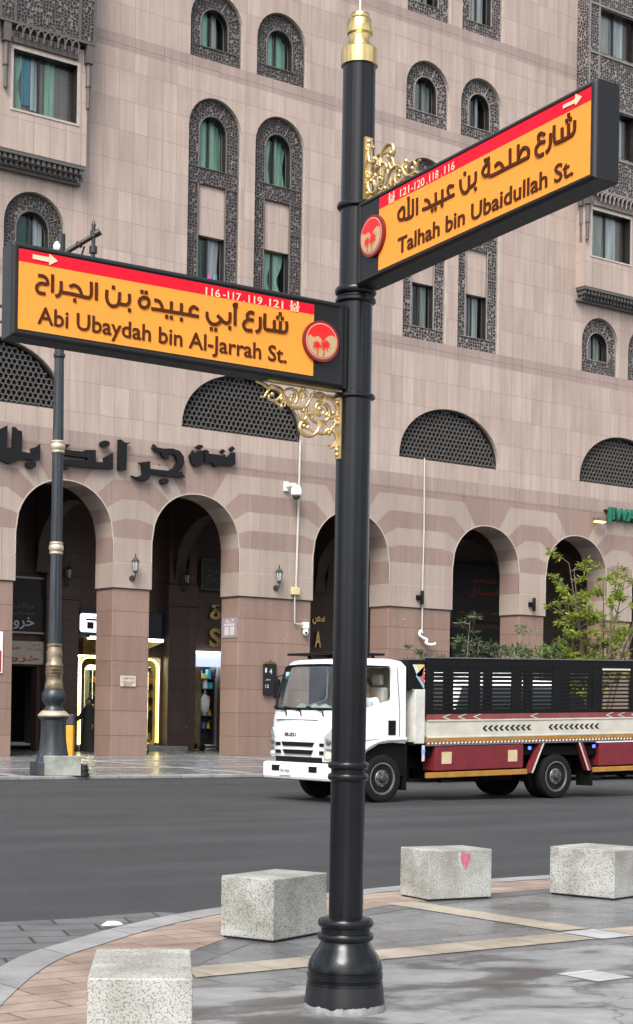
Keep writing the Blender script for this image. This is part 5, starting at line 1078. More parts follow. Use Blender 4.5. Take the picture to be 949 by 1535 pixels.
for base, arm in (((-.42, -.16, .36), armL), ((-.47, .09, .35), armR)):
    for k in range(5):
        b0 = Vector(base); off = Vector((-.035, (k-2)*.012, .012 if k else -.01)); fing.append([(base, .026), (tuple(b0+off), .010), (tuple(b0+off+Vector((-.028, .004*(k-2), -.012-.003*k))), .009), (tuple(b0+off+Vector((-.024, .006*(k-2), -.034))), .008)])
V, E, Rr = chain(sp, nose, armL, armR, *legs, *fing); body = skin_mesh('body', V, E, Rr, M['skin'], drv)
head_parts(body, (-.06, 0, .66), (-1, 0, 0))
hm = MB(); hm.ball((-.045, 0, .705), .098, .092, .088, 16, 10); hm.v = [(v[0]+(.03 if v[0] < -.09 and v[2] < .72 else 0), v[1], max(v[2], .66+(.05 if v[0] < -.06 else 0))) for v in hm.v]; hm.build('hair', M['hair'], body, smooth=60)
bd = MB(); bd.ball((-.105, 0, .60), .045, .06, .038, 12, 8); bd.build('beard', M['hair'], body, smooth=60)
shv, she, shr = chain([((0, 0, -.02), .15), ((.02, 0, .18), .148), ((.0, 0, .36), .162), ((-.01, 0, .455), .11)], [((.0, 0, .36), .162), ((-.0, -.19, .41), .085), ((-.05, -.30, .25), .068), ((-.15, -.335, .255), .06)], [((0, 0, .36), .162), ((-.0, .19, .41), .085), ((-.08, .235, .22), .066)])
skin_mesh('shirt', shv, she, shr, M['shirt'], body); skin_mesh('trousers', *chain(*[[((0, 0, 0), .14), ((-.05, k*.1, .0), .098), ((-.36, k*.13, .06), .082), ((-.50, k*.13, -.20), .062)] for k in (-1, 1)]), M['trousers'], body)

# ---------------------------------------------------------------- parked cars behind the truck
def car(x, y, label, paint, van=False, rz=0, front=-1):
    root = empty('parked_van' if van else 'parked_car', (x, y, -.02), rz, label, 'van' if van else 'car', None if van else 'white cars parked behind the truck')
    if van: L, W, H1, H2 = 4.9, 1.85, 1.15, 2.35
    else: L, W, H1, H2 = 4.5, 1.82, 1.0, 1.72
    h = L/2; wr = .34; xf_, xr = -h+.9, h-.95
    def archp(cx): return [(cx-.42*math.cos(a), .34+.42*math.sin(a)) for a in [R(10+16*k) for k in range(11)]]
    out = [(-h, .35), (-h+.02, .75), (-h+.10, H1-.14 if not van else H1+.05), (-h+1.05, H1), (h-.12, H1+.04), (h-.02, .9), (h, .4), (h-.2, .24), (xr+.42, .30)]+archp(xr)[::-1]+[(xf_+.42, .26)]+archp(xf_)[::-1]+[(-h+.25, .26)]
    b = MB(); b.prism([out], lambda u, v: (u, -W/2, v), lambda u, v: (u, W/2, v)); b.poly([out], lambda u, v: (u, W/2, v)); bo = b.build('body', paint, root, bevel=.05)
    base = [(-h+(.75 if van else 1.0), H1-.01), (h-.08, H1+.02)]; top = [(-h+(1.35 if van else 1.9), H2), (h-(.25 if van else .6), H2)]
    g = MB(); wi = W/2-.06; wt = W/2-.2
    lo = [(base[0][0], -wi, base[0][1]), (base[1][0], -wi, base[1][1]), (base[1][0], wi, base[1][1]), (base[0][0], wi, base[0][1])]; tp = [(top[0][0], -wt, H2), (top[1][0], -wt, H2), (top[1][0], wt, H2), (top[0][0], wt, H2)]
    g.add(lo+tp, [(0, 1, 5, 4), (1, 2, 6, 5), (2, 3, 7, 6), (3, 0, 4, 7), (4, 5, 6, 7)]); g.build('cabin', paint, root, bevel=.06)
    def face(i, j, u0, u1, v0, v1, e):
        a, b_, c_, d_ = map(Vector, (lo[i], lo[j], tp[j], tp[i]))
        nrm = (b_-a).cross(d_-a).normalized(); P = lambda u, v: tuple((a.lerp(b_, u)).lerp(d_.lerp(c_, u), v)+nrm*e)
        return [P(u0, v0), P(u1, v0), P(u1, v1), P(u0, v1)]
    for (i, j) in ((0, 1), (2, 3)):
        for u0, u1 in (((.06, .28), (.31, .62), (.65, .95)) if van else ((.06, .40), (.43, .72), (.75, .95))):
            if j == 3: u0, u1 = 1-u1, 1-u0
            w_ = MB(); w_.quad(*face(i, j, u0, u1, .10, .86, .012)); w_.build('side_window', M['car_glass'], root)
    for (i, j, nm) in ((3, 0, 'windscreen'), (1, 2, 'rear_window')):
        w_ = MB(); w_.quad(*face(i, j, .07, .93, .08, .9, .012)); w_.build(nm, M['car_glass'], root)
    for sg in (-1, 1):
        for cx in (xf_, xr): wheel(root, cx, sg*(W/2-.12), wr, wr, .21, sg, .21, 5)
        l_ = MB(); l_.box(-h-.005, -h+.22, sg*(W/2-.30)-.2, sg*(W/2-.30)+.2, .66, .82); l_.build('headlight', M['lamp_lens'], root, bevel=.03)
        l_ = MB(); l_.box(h-.14, h-.0, sg*(W/2-.16)-.12, sg*(W/2-.16)+.12, .75, .98); l_.build('tail_light', M['stripe_red'], root, bevel=.02)
    l_ = MB(); l_.box(-h-.008, -h+.1, -.5, .5, .52, .66); l_.build('grille', M['black_paint'], root)
    u = MB(); u.box(-h+.2, h-.2, -W/2+.1, W/2-.1, .2, .5); u.build('underside', M['under'], root)
    if van:
        r_ = MB(); r_.box(-1.2, .75, -.6, .6, H2+.02, H2+.30); r_.build('roof_box', M['white_paint'], root, bevel=.03)
    return root
car(-5.7, -13.75, 'white van with a roof box, parked behind the slats of the truck', M['white_paint'], van=True)
car(-1.1, -13.8, 'white car whose front wheel shows under the truck tail', M['white_paint'])
car(3.9, -13.8, 'white car parked farthest along, behind the end of the truck bed', M['white_paint'])
# ---------------------------------------------------------------- signs, lamps and things on the hotel front
hs_ = empty('hotel_sign', (0, 0, 0), 0, 'black raised Arabic letters of the hotel name across the arcade', 'sign')
words_ = ([0, 1, 2, 3, 4], [5, 6], [7, 8, 9, 10, 11], [12, 13])
for wd in words_:
    mb = MB()
    for i in wd: mb.prism([HOTEL_GLYPHS[i]], fy(-.16), fy(-.04))
    for i in wd:
        c_ = HOTEL_GLYPHS[i]; mx = sum(p[0] for p in c_)/len(c_); mz = sum(p[1] for p in c_)/len(c_); mb.box(mx-.01, mx+.01, -.05, -.002, mz-.01, mz+.01)
    mb.build('word', simple('black_letter_metal', (.006, .0065, .0075), .5, 0, .1, 6, 0, .25), hs_)
M['green_letter'] = simple('green_letter', (.012, .13, .075), .45)
mb = MB(); text_mb('JIWAR', 13.18, 15.10, 8.80, .42, -.22, .12, .03, mb); js = mb.build('letters', M['green_letter']); e_ = empty('green_sign', (0, 0, 0), 0, 'green raised Latin letters on the wall at the right edge', 'sign'); js.parent = e_
mb = MB(); mb.box(13.15, 15.2, -.10, -.005, 8.78, 8.83); mb.box(13.15, 15.2, -.10, -.005, 9.1, 9.14); mb.build('letter_rail', M['dark_frame'], e_)
e_ = empty('flood_light', (12.72, -.22, 8.70), 0, 'small lit flood light glowing warm beside the green letters', 'lamp')
mb = MB(); mb.box(-.28, .28, -.08, .08, -.04, .08); mb.box(-.03, .03, .08, .215, -.02, .04); mb.build('housing', M['bronze'], e_, bevel=.01)
mb = MB(); mb.obox((0, -.02, -.07), (.25, 0, 0), (0, .07, -.01), (0, .004, .02)); mb.build('lens', glow('warm_flood', (1.0, .66, .22), 1.6), e_)
# wall lanterns on the imposts
M['lantern_glass'] = simple('frosted_lantern_glass', (.42, .45, .45), .2, 0, .1, 10); M['lantern_metal'] = simple('aged_lantern_metal', (.06, .058, .055), .45, .5, .2, 12)
def lantern(x, y, z, label):
    e = empty('wall_lantern', (x, y, z), 0, label, 'wall lamp', 'lanterns on the arcade piers')
    m = MB(); m.lathe([(.09, -.02), (.09, .02)], 12, (0, -.0, -.22)); m.v = [(v[0], -.02+(v[2]+.22)*1.0, -.22+v[1]) for v in m.v]; m.tube(smooth_path([(0, -.03, -.22), (0, -.12, -.24), (0, -.20, -.18), (0, -.20, -.06)], 5), .022, 6); m.lathe([(.03, -.08), (.07, -.03), (.06, .0)], 8, (0, -.2, 0)); m.lathe([(.115, .26), (.12, .28), (.06, .36), (.025, .38), (.02, .46), (.004, .50)], 8, (0, -.2, 0))
    for k in range(4): a = R(45+90*k); m.tube([(.062*math.cos(a), -.2+.062*math.sin(a), 0), (.105*math.cos(a), -.2+.105*math.sin(a), .27)], .011, 5)
    m.build('frame', M['lantern_metal'], e); g = MB(); g.lathe([(.055, .0), (.095, .26)], 8, (0, -.2, 0)); g.build('glass', M['lantern_glass'], e); return e
lantern(-6.79, -.02, 5.60, 'grey metal lantern on the narrow pier between the two left arches')
lantern(-1.58, -.02, 5.62, 'grey metal lantern on the wide pier below the security camera')
lantern(-5.95, 5.58, 5.75, 'dim lantern inside the leftmost arch beside the lamp post'); lantern(-1.42, 5.58, 5.85, 'dim lantern inside the second arch on the inner pier')
for x, z, lb in ((4.36, 5.42, 'black cylindrical spotlight beside the right-hand cable pipe'), (9.56, 5.46, 'black cylindrical spotlight on the narrow pier left of the yellow green tree')):
    e = empty('spotlight', (x, -.02, z), 0, lb, 'wall lamp', 'black spotlights on the piers'); m = MB(); m.lathe([(.055, -.23), (.06, -.22), (.06, .22), (.055, .23)], 16, (0, -.13, 0)); m.build('barrel', M['black_paint'], e, smooth=40); m = MB(); m.box(-.14, -.0, -.16, -.10, -.06, .06); m.box(-.16, .02, -.06, .0, -.08, .08); m.box(-.03, .03, -.13, -.03, -.04, .04); m.build('bracket', M['black_paint'], e)
# cable pipes, junction box, cameras
M['pipe'] = simple('white_pipe', (.46, .44, .405), .5, 0, .08, 6)
e = empty('cable_pipe', (0, 0, 0), 0, 'white cable pipe running down from the lunette beside the black post', 'pipe', 'white cable pipes down the hotel front')
m = MB(); m.tube([(-.74, -.07, 10.10), (-.765, -.07, 8.0), (-.815, -.07, 5.45)], .036, 8); m.tube([(-.86, -.07, 5.30), (-.84, -.06, 4.33), (-.78, -.06, 4.30), (-.42, -.06, 4.30)], .024, 8); m.build('pipe', M['pipe'], e, smooth=50)
m = MB(); m.box(-1.0, -.70, -.14, -.022, 5.22, 5.46); m.build('junction_box', simple('yellowed_plastic', (.58, .50, .26), .5), e, bevel=.015)
e = empty('cable_pipe', (0, 0, 0), 0, 'thin white cable pipe below the right lunette, ending in a loose flexible hose', 'pipe', 'white cable pipes down the hotel front')
m = MB(); m.tube([(4.44, -.07, 10.10), (4.47, -.07, 7.6), (4.45, -.07, 6.4), (4.45, -.07, 4.22)], .026, 8); m.build('pipe', M['pipe'], e, smooth=50)
m = MB(); hp = smooth_path([(4.45, -.07, 4.25), (4.36, -.09, 4.30), (4.32, -.1, 4.18), (4.45, -.1, 4.08), (4.62, -.12, 4.02), (4.60, -.12, 3.90), (4.8, -.13, 3.86), (5.0, -.13, 3.90)], 6); m.tube(hp, [.050 if i % 2 else .042 for i in range(len(hp))], 8); m.build('hose', M['paper'], e)
e = empty('security_camera', (-1.05, -.02, 8.42), 0, 'white dome security camera on an arm high beside the pipe', 'camera')
m = MB(); m.box(-.28, -.12, -.06, 0, .05, .34); m.tube([(-.2, -.04, .2), (-.2, -.3, .22), (-.05, -.34, .22)], .045, 8); m.build('arm', M['paper'], e)
m = MB(); m.lathe([(.02, .24), (.12, .2), (.17, .08), (.17, -.08), (.14, -.11)], 20, (-.02, -.34, 0)); m.build('housing', M['white_paint'], e, smooth=40)
m = MB(); m.ball((-.02, -.34, -.12), .125, .125, .13, 16, 10); m.build('dome', M['hub'], e, smooth=60)
e = empty('security_camera', (-.40, .0, 4.16), 0, 'small white bullet camera at the end of the lower pipe', 'camera')
m = MB(); m.box(-.09, .09, -.12, .03, .02, .22); m.build('base', M['paper'], e, bevel=.01); m = MB(); m.ball((0, -.06, -.10), .10, .10, .12, 12, 8); m.build('housing', M['white_paint'], e, smooth=60); m = MB(); m.ball((-.03, -.125, -.12), .045, .045, .05, 10, 6); m.build('lens', M['black'], e, smooth=60)
# plates and boards
def board(name, label, x0, x1, z0, z1, y, face, texts, cat='sign', frame=None, thick=.05, group=None):
    e = empty(name, ((x0+x1)/2, y, z0), 0, label, cat, group); cx = (x0+x1)/2
    m = MB(); m.box(x0-cx, x1-cx, 0, thick, 0, z1-z0); m.build('board', face, e, bevel=.004)
    if frame:
        m = MB()
        for q in ((x0-cx-.03, x1-cx+.03, -.02, .02, -.03, .03), (x0-cx-.03, x1-cx+.03, -.02, .02, z1-z0-.03, z1-z0+.03), (x0-cx-.03, x0-cx+.03, -.021, .021, .03, z1-z0-.03), (x1-cx-.03, x1-cx+.03, -.021, .021, .03, z1-z0-.03)): m.box(*q)
        m.build('frame', frame, e)
    by = {}
    for k, (txt, a, b, zb, cap, mt) in enumerate(texts):
        mb = by.setdefault(mt, MB()); text_mb(txt, a-cx, b-cx, zb-z0, cap, -.004-.0002*k, 0, .01, mb)
    for mt, mb in by.items(): mb.build('lettering', mt, e)
    return e
M['ink_red'] = simple('red_ink', (.33, .02, .02), .6); M['ink_white'] = simple('grey_white_ink', (.55, .56, .57), .6); M['ink_dim'] = simple('faded_grey_ink', (.10, .10, .10), .6); M['board_black'] = simple('black_board', (.006, .006, .007), .5); M['board_cream'] = simple('cream_board', (.50, .45, .36), .6); M['board_white'] = simple('white_board', (.78, .76, .74), .6); M['ink_brown'] = simple('dark_brown_ink', (.09, .05, .03), .6)
board('pier_plate', 'small cream EXIT plate with red writing on the pier between the left arches', -7.10, -6.58, 2.19, 2.50, .0, M['board_cream'], [(arab('ممنوع الوقوف'), -7.04, -6.64, 2.41, .07, M['ink_brown']), (arab('مخرج سيارات'), -7.04, -6.64, 2.30, .07, M['ink_brown']), ('EXIT', -6.98, -6.70, 2.205, .07, M['ink_red'])], 'sign', None, .03)
board('parking_sign', 'black framed sign with white Arabic writing behind the lamp post', -8.95, -6.55, 3.93, 5.70, 5.80, M['board_black'], [(arab('مواقف جراند'), -8.35, -6.95, 4.72, .18, M['ink_dim']), ('Grand Plaza Madinah', -8.4, -6.95, 4.50, .10, M['ink_dim']), (arab('خروج'), -8.05, -6.95, 4.15, .34, M['ink_white'])], 'sign', M['edge'])
board('entrance_sign', 'cream sign with red Arabic writing under the black parking sign', -8.95, -6.50, 2.92, 3.66, 5.80, M['board_cream'], [(arab('ممنوع'), -8.4, -7.45, 3.38, .16, M['ink_red']), (arab('فندق'), -7.05, -6.72, 3.52, .07, M['ink_brown']), (arab('جراند بلازا'), -7.22, -6.62, 3.38, .07, M['ink_brown']), (arab('خروج'), -8.3, -6.75, 3.03, .20, M['ink_red'])])
board('wall_notice', 'white notice with a red block at the left edge on the pier', -12.4, -10.92, 2.47, 3.63, -.01, M['board_white'], [(arab('ممنوع'), -12.3, -11.3, 3.2, .2, M['ink_red'])], 'sign', None, .04)
m = MB(); m.box(-11.24, -10.96, -.016, -.011, 2.5, 3.1); o = m.build('red_block', M['ink_red']); o.parent = [q for q in bpy.data.objects if q.name.startswith('wall_notice')][0]; o.location = (11.66, .01, -2.47)
e = board('price_board', 'black board with a gilt crest hanging on the wide pier behind the truck mirror', -2.01, -1.52, 2.02, 3.0, -.08, M['board_black'], [('1', -1.97, -1.90, 2.74, .14, M['ink_white']), ('4', -1.80, -1.70, 2.70, .16, M['ink_white']), (arab('سعر'), -1.95, -1.75, 2.5, .06, M['ink_white']), ('12', -1.95, -1.82, 2.26, .10, M['ink_white'])])
m = MB(); m.prism([[(-.25, .98), (.25, .98), (.18, 1.04), (.05, 1.06), (0, 1.13), (-.05, 1.06), (-.18, 1.04)]], fy(-.02), fy(.04)); m.poly([[(-.25, .98), (.25, .98), (.18, 1.04), (.05, 1.06), (0, 1.13), (-.05, 1.06), (-.18, 1.04)]], fy(.04)); m.build('crest', M['gold'], e)
# faint gift poster on the left cheek of the wide pier
e = empty('gift_poster', (-2.93, .5, 3.8), 0, 'pale poster of a gift box on the side of the wide pier', 'poster')
m = MB(); m.box(-.016, -.001, -.42, .42, 0, .62); m.build('sheet', simple('mauve_sheet', (.30, .24, .26), .45), e)
m = MB()
for q in ((-.26, -.03, .08, .34), (.03, .26, .08, .34), (-.30, .30, .37, .44)): m.box(-.019, -.0165, *q)
m.tube(smooth_path([(-.018, 0, .45), (-.018, -.14, .56), (-.018, -.2, .5), (-.018, 0, .45), (-.018, .14, .56), (-.018, .2, .5), (-.018, 0, .45)], 4), .012, 5); m.build('gift_mark', simple('pale_mauve_ink', (.55, .50, .52), .5), e)
# shop fascia and doorway with a lit neon edge
SH1 = 5.92
board('shop_fascia', 'dark blue shop fascia with a glowing white gift sign, behind the narrow pier', -5.25, -1.98, 3.95, 4.80, SH1-.07, simple('navy_fascia', (.012, .016, .035), .35), [], 'sign')
e = empty('gift_sign', (-4.75, 5.75, 4.05), 0, 'glowing white rounded sign with a black gift mark', 'sign')
m = MB(); rr = [(-.44+.08*math.cos(a)+.08*0, .08+.08*math.sin(a)) for a in [R(180+30*k) for k in range(4)]]+[(.44+.08*math.cos(a)-.0, .08+.08*math.sin(a)) for a in [R(270+30*k) for k in range(4)]]+[(.44+.08*math.cos(a), .52+.08*math.sin(a)) for a in [R(30*k) for k in range(4)]]+[(-.44+.08*math.cos(a), .52+.08*math.sin(a)) for a in [R(90+30*k) for k in range(4)]]
m.prism([rr], fy(0), fy(.08)); m.build('light_box', glow('white_light_box', (.92, .96, 1.0), 1.35), e)
m = MB(); m.box(-.30, -.05, -.008, -.002, .1, .33); m.box(.05, .30, -.008, -.002, .1, .33); m.box(-.34, .34, -.008, -.002, .37, .44); m.box(-.2, .2, -.008, -.002, .47, .50); m.build('gift_mark', M['board_black'], e)
for x0, x1, lb in ((-5.0, -4.35, 'white light tube under the shop fascia, left of the pier'), (-3.0, -2.2, 'white light tube under the shop fascia, right of the pier')):
    e = empty('light_tube', ((x0+x1)/2, 5.62, 3.86), 0, lb, 'lamp', 'light tubes under the fascia'); h_ = (x1-x0)/2; m = MB(); m.tube([(-h_, 0, 0), (h_, 0, 0)], .05, 8); m.build('tube', glow('white_tube', (.95, .97, 1), 3.0), e); m = MB(); m.box(-h_, h_, -.04, .2, .05, .09); m.build('fitting', M['dark_frame'], e)
e = empty('shop_entrance', (0, 0, 0), 0, 'shop doorway framed in gilt mirror with a glowing yellow edge, under the blue fascia', 'shop front')
def rrect(x0, x1, z0, z1, r, n=6):
    P = []
    for cx, cz, a in ((x1-r, z1-r, 0), (x0+r, z1-r, 90)): P += [(cx+r*math.cos(R(a+90*k/n)), cz+r*math.sin(R(a+90*k/n))) for k in range(n+1)]
    return [(x1, z0)]+P+[(x0, z0)]
def rr4(x0, x1, z0, z1, r, n=5):
    P = []
    for cx, cz, a in ((x1-r, z0+r, 270), (x1-r, z1-r, 0), (x0+r, z1-r, 90), (x0+r, z0+r, 180)): P += [(cx+r*math.cos(R(a+90*k/n)), cz+r*math.sin(R(a+90*k/n))) for k in range(n+1)]
    return P
m = MB(); lp = rrect(-5.16, -2.16, .40, 3.22, .30); m.tube([(x, 5.93, z) for x, z in lp], .024, 8); m.build('neon_edge', glow('yellow_neon', (1.0, .86, .38), 2.4), e, smooth=50)
M['gilt'] = simple('gilt_mirror', (.74, .58, .18), .16, 1.0, .25, 3)
m = MB(); a_ = rr4(-5.20, -2.10, .34, 3.28, .28); b_ = rr4(-4.98, -2.34, .36, 2.98, .2); m.poly([a_, b_], fy(5.99)); m.rim(b_, fy(5.99), fy(6.3)); m.build('gilt_surround', M['gilt'], e)
m = MB(); m.prism([[(-5.2, 3.3), (-3.9, 3.62), (-2.9, 3.5), (-2.1, 3.82), (-5.2, 3.86)]], fy(5.70), fy(5.9)); m.build('gilt_canopy', M['gilt'], e)
m = MB(); m.box(-4.95, -4.55, 6.2, 6.23, .36, 2.95); m.build('glass_door', M['shop_glass'], e)
m = MB(); m.box(-5.3, -2.0, 6.42, 9.5, .30, .33); m.box(-5.3, -2.0, 9.4, 9.5, .33, 3.4); m.box(-5.35, -5.25, 6.42, 9.5, .33, 3.4); m.box(-2.05, -1.95, 6.42, 9.5, .33, 3.4); m.box(-5.3, -2.0, 6.42, 9.5, 3.4, 3.45); m.build('room', simple('shop_room_wall', (.5, .5, .44), .7), e)
m = MB(); m.box(-4.9, -2.4, 6.8, 8.6, 3.34, 3.395); m.build('ceiling_lamp', glow('shop_ceiling', (1, .90, .62), 20.0), e)
def goods(x0, x1, y, zs, label, cols, group, seed, tall=.26):
    rnd = random.Random(seed)
    s = empty('display_shelf', ((x0+x1)/2, y, .33), 0, label, 'shelf'); cx = (x0+x1)/2
    m = MB()
    for z in zs: m.box(x0-cx, x1-cx, -.15, .15, z-.36, z-.33)
    m.box(x0-cx-.03, x0-cx, -.16, .16, 0, zs[-1]+.1); m.box(x1-cx, x1-cx+.03, -.16, .16, 0, zs[-1]+.1); m.box(x0-cx, x1-cx, .15, .17, 0, zs[-1]+.1); m.build('rack', M['hub'], s)
    for z in zs:
        x = x0+.06
        while x < x1-.08:
            w_ = rnd.uniform(.10, .22); h_ = rnd.uniform(.5, 1)*tall; mt = M[rnd.choice(cols)]
            g = MB(); g.prism([[(-w_/2, 0), (w_/2, 0), (w_/2*rnd.uniform(.4, 1), h_), (-w_/2*rnd.uniform(.4, 1), h_)]], fy(-.08), fy(.08)); o = g.build('boxed_goods', mt, bevel=.008); o.location = (x+w_/2, y, z)
            tag(o, label.split(' shelf')[0].split(' rack')[0]+' goods standing on the lit shop shelves', 'goods', group); x += w_+.03
for nm, cc in (('good_yellow', (.85, .52, .03)), ('good_orange', (.8, .3, .03)), ('good_white', (.75, .77, .78)), ('good_black', (.02, .02, .022)), ('good_teal', (.08, .42, .46)), ('good_blue', (.10, .16, .5))): M[nm] = simple(nm, cc, .45)
goods(-4.5, -2.36, 6.62, [.5, 1.05, 1.5, 1.95, 2.4], 'yellow and black boxed shelf', ['good_yellow', 'good_yellow', 'good_orange', 'good_black', 'good_white'], 'goods in the yellow shop', 3)
# second shop, right of the inner pier
e = empty('shop_entrance', (0, 0, 0), 0, 'narrow lit shop opening with hanging bags and a white light box above', 'shop front')
m = MB(); m.box(-.9, .6, 6.42, 9.2, .13, .16); m.box(-.9, .6, 9.1, 9.2, .16, 3.6); m.box(-.9, -.8, 6.42, 9.2, .16, 3.6); m.box(.57, .67, 6.42, 9.2, .16, 3.6); m.box(-.9, .6, 6.42, 9.2, 3.6, 3.65); m.build('room', simple('shop_room_dark', (.30, .31, .28), .6), e)
m = MB(); m.box(-.6, .4, 6.9, 8.6, 3.55, 3.595); m.build('ceiling_lamp', glow('shop_ceiling_cool', (.92, 1, 1), 16.0), e)
m = MB(); m.box(-.74, .52, 5.95, 6.2, 3.06, 3.50); m.build('light_box', glow('pale_blue_light_box', (.55, .62, .95), .55), e, bevel=.02); m = MB(); m.box(-.76, .54, 5.86, 6.22, 3.50, 3.58); m.build('light_box_top', glow('white_box_top', (.95, 1, 1), 1.4), e)
m = MB(); m.box(-.74, -.32, 6.1, 6.13, .18, 2.95); m.build('mirror_panel', simple('green_mirror', (.16, .17, .10), .1, .9, .3, 3), e)
goods(-.28, .5, 6.7, [.9, 1.35, 1.85, 2.3, 2.65], 'white and teal boxed shelf', ['good_white', 'good_teal', 'good_white', 'good_blue', 'good_black', 'good_white', 'good_yellow'], 'goods in the narrow shop', 8, .34)
mb = MB(); mb.ball((0, 0, 0), .18, .12, .34, 12, 8); mb.tube([(-.06, 0, .3), (0, 0, .5), (.06, 0, .3)], .012, 5); o = mb.build('hanging_bag', M['good_white'], smooth=60); o.location = (-.02, 6.3, 1.75); tag(o, 'white and teal bag hanging in the narrow shop opening', 'bag')
# gilt letters above
def glyph_sign(label, txts):
    e = empty('gilt_sign', (0, 0, 0), 0, label, 'sign'); mb = MB()
    for txt, x0, x1, z, cap in txts: text_mb(txt, x0, x1, z, cap, 5.86, .10, .03, mb)
    mb.build('letters', M['gold'], e); return e
glyph_sign('gilt letter S and an Arabic letter above the narrow shop', [('S', -.16, .32, 3.76, .62), (arab('ة'), -.15, .30, 4.72, .5), ('G', .5, 1.0, 3.76, .62)])
glyph_sign('gilt Arabic and Latin letters in the arch behind the black post', [('A', 4.42, 4.70, 3.92, .55), (arab('سص'), 4.30, 4.85, 4.85, .30)])
board('exit_board', 'dark green board with dim writing high in the second arch', -.62, .9, 5.72, 6.75, 5.7, simple('dark_green_board', (.012, .03, .024), .5), [(arab('مخرج'), -.4, .3, 6.3, .2, M['ink_dim']), ('EXIT', -.4, .3, 5.95, .2, M['ink_dim'])], 'sign', M['bar'])
board('shop_board', 'dark board with dim red Arabic writing in the arch left of the tree', 10.9, 14.3, 5.2, 7.4, 5.7, M['board_black'], [(arab('مطعم'), 12.0, 13.2, 6.72, .22, M['ink_red']), (arab('المسائل'), 11.7, 13.4, 6.25, .26, M['ink_red']), (arab('بن'), 11.2, 13.3, 5.5, .12, M['ink_red'])])
board('window_sign', 'black shop sign with small white Arabic writing behind the dark shrub', 10.9, 14.3, 3.5, 4.9, 5.72, M['board_black'], [(arab('منتجات للاسعار التجارية'), 11.5, 13.7, 4.22, .20, M['board_white']), (arab('مطعم وجبات'), 12.0, 13.7, 3.98, .08, M['board_white'])])
# barrier post, person, scooters
e = empty('barrier_post', at(-6.03, 41.2, .12), YAW, 'orange parking barrier post with a dark top behind the lamp post', 'barrier')
m = MB(); m.box(-.12, .12, -.14, .14, .0, .97); m.build('cabinet', simple('orange_cabinet', (.72, .28, .015), .45), e, bevel=.015); m = MB(); m.box(-.13, .13, -.15, .15, .975, 1.24); m.build('top', M['hub'], e, bevel=.015)
pe = empty('person', (-5.72, 4.3, .12), R(-60), 'person in a black robe and headscarf standing by the shop doorway', 'person')
V, E, Rr = chain([((0, 0, .92), .13), ((0, 0, 1.12), .12), ((0, .0, 1.32), .125), ((0, 0, 1.42), .085), ((0, -.01, 1.47), .045), ((0, -.02, 1.52), .05), ((0, -.03, 1.58), .072), ((0, -.03, 1.64), .075), ((0, -.02, 1.69), .055)], [((0, -.03, 1.58), .072), ((0, -.10, 1.585), .014)],
    [((0, 0, 1.32), .125), ((-.17, 0, 1.37), .055), ((-.28, -.05, 1.14), .042), ((-.42, -.16, 1.02), .034), ((-.50, -.2, .99), .024)], [((0, 0, 1.32), .125), ((.17, 0, 1.37), .055), ((.22, .03, 1.1), .042), ((.2, -.1, .9), .03), ((.2, -.14, .83), .024)],
    *[[((0, 0, .92), .13), ((k*.09, 0, .86), .085), ((k*.1, -.01, .48), .058), ((k*.1, .02, .09), .04), ((k*.1, -.12, .04), .035)] for k in (-1, 1)],
    *[[((-.50, -.2, .99), .024), ((-.535-.002*j, -.215+.012*(j-2), .985), .009), ((-.565, -.22+.012*(j-2), .965), .008)] for j in range(5)], *[[((.2, -.14, .83), .024), ((.2+.012*(j-2), -.155, .79), .009), ((.2+.012*(j-2), -.15, .755), .008)] for j in range(5)])
pb = skin_mesh('body', V, E, Rr, M['skin'], pe); head_parts(pb, (0, -.03, 1.60), (0, -1, 0), .82)
m = MB(); m.lathe([(.30, .03), (.27, .3), (.235, .7), (.20, 1.0), (.19, 1.2), (.185, 1.36), (.12, 1.45)], 20, flute=.05); m.build('robe', M['abaya'], pb, smooth=50)
sk = skin_mesh('sleeves', *chain([((0, 0, 1.33), .15), ((-.17, 0, 1.37), .085), ((-.28, -.05, 1.14), .08), ((-.44, -.17, 1.02), .075)], [((0, 0, 1.33), .15), ((.17, 0, 1.37), .085), ((.22, .03, 1.1), .08), ((.2, -.11, .88), .075)]), M['abaya'], pb)
m = MB(); m.ball((0, .0, 1.62), .115, .115, .135, 16, 10); m.v = [(v[0], max(v[1], -.035) if 1.5 < v[2] < 1.69 else v[1], v[2]) for v in m.v]; m.lathe([(.20, 1.36), (.15, 1.45), (.10, 1.52)], 16); m.build('headscarf', M['abaya'], pb, smooth=50)
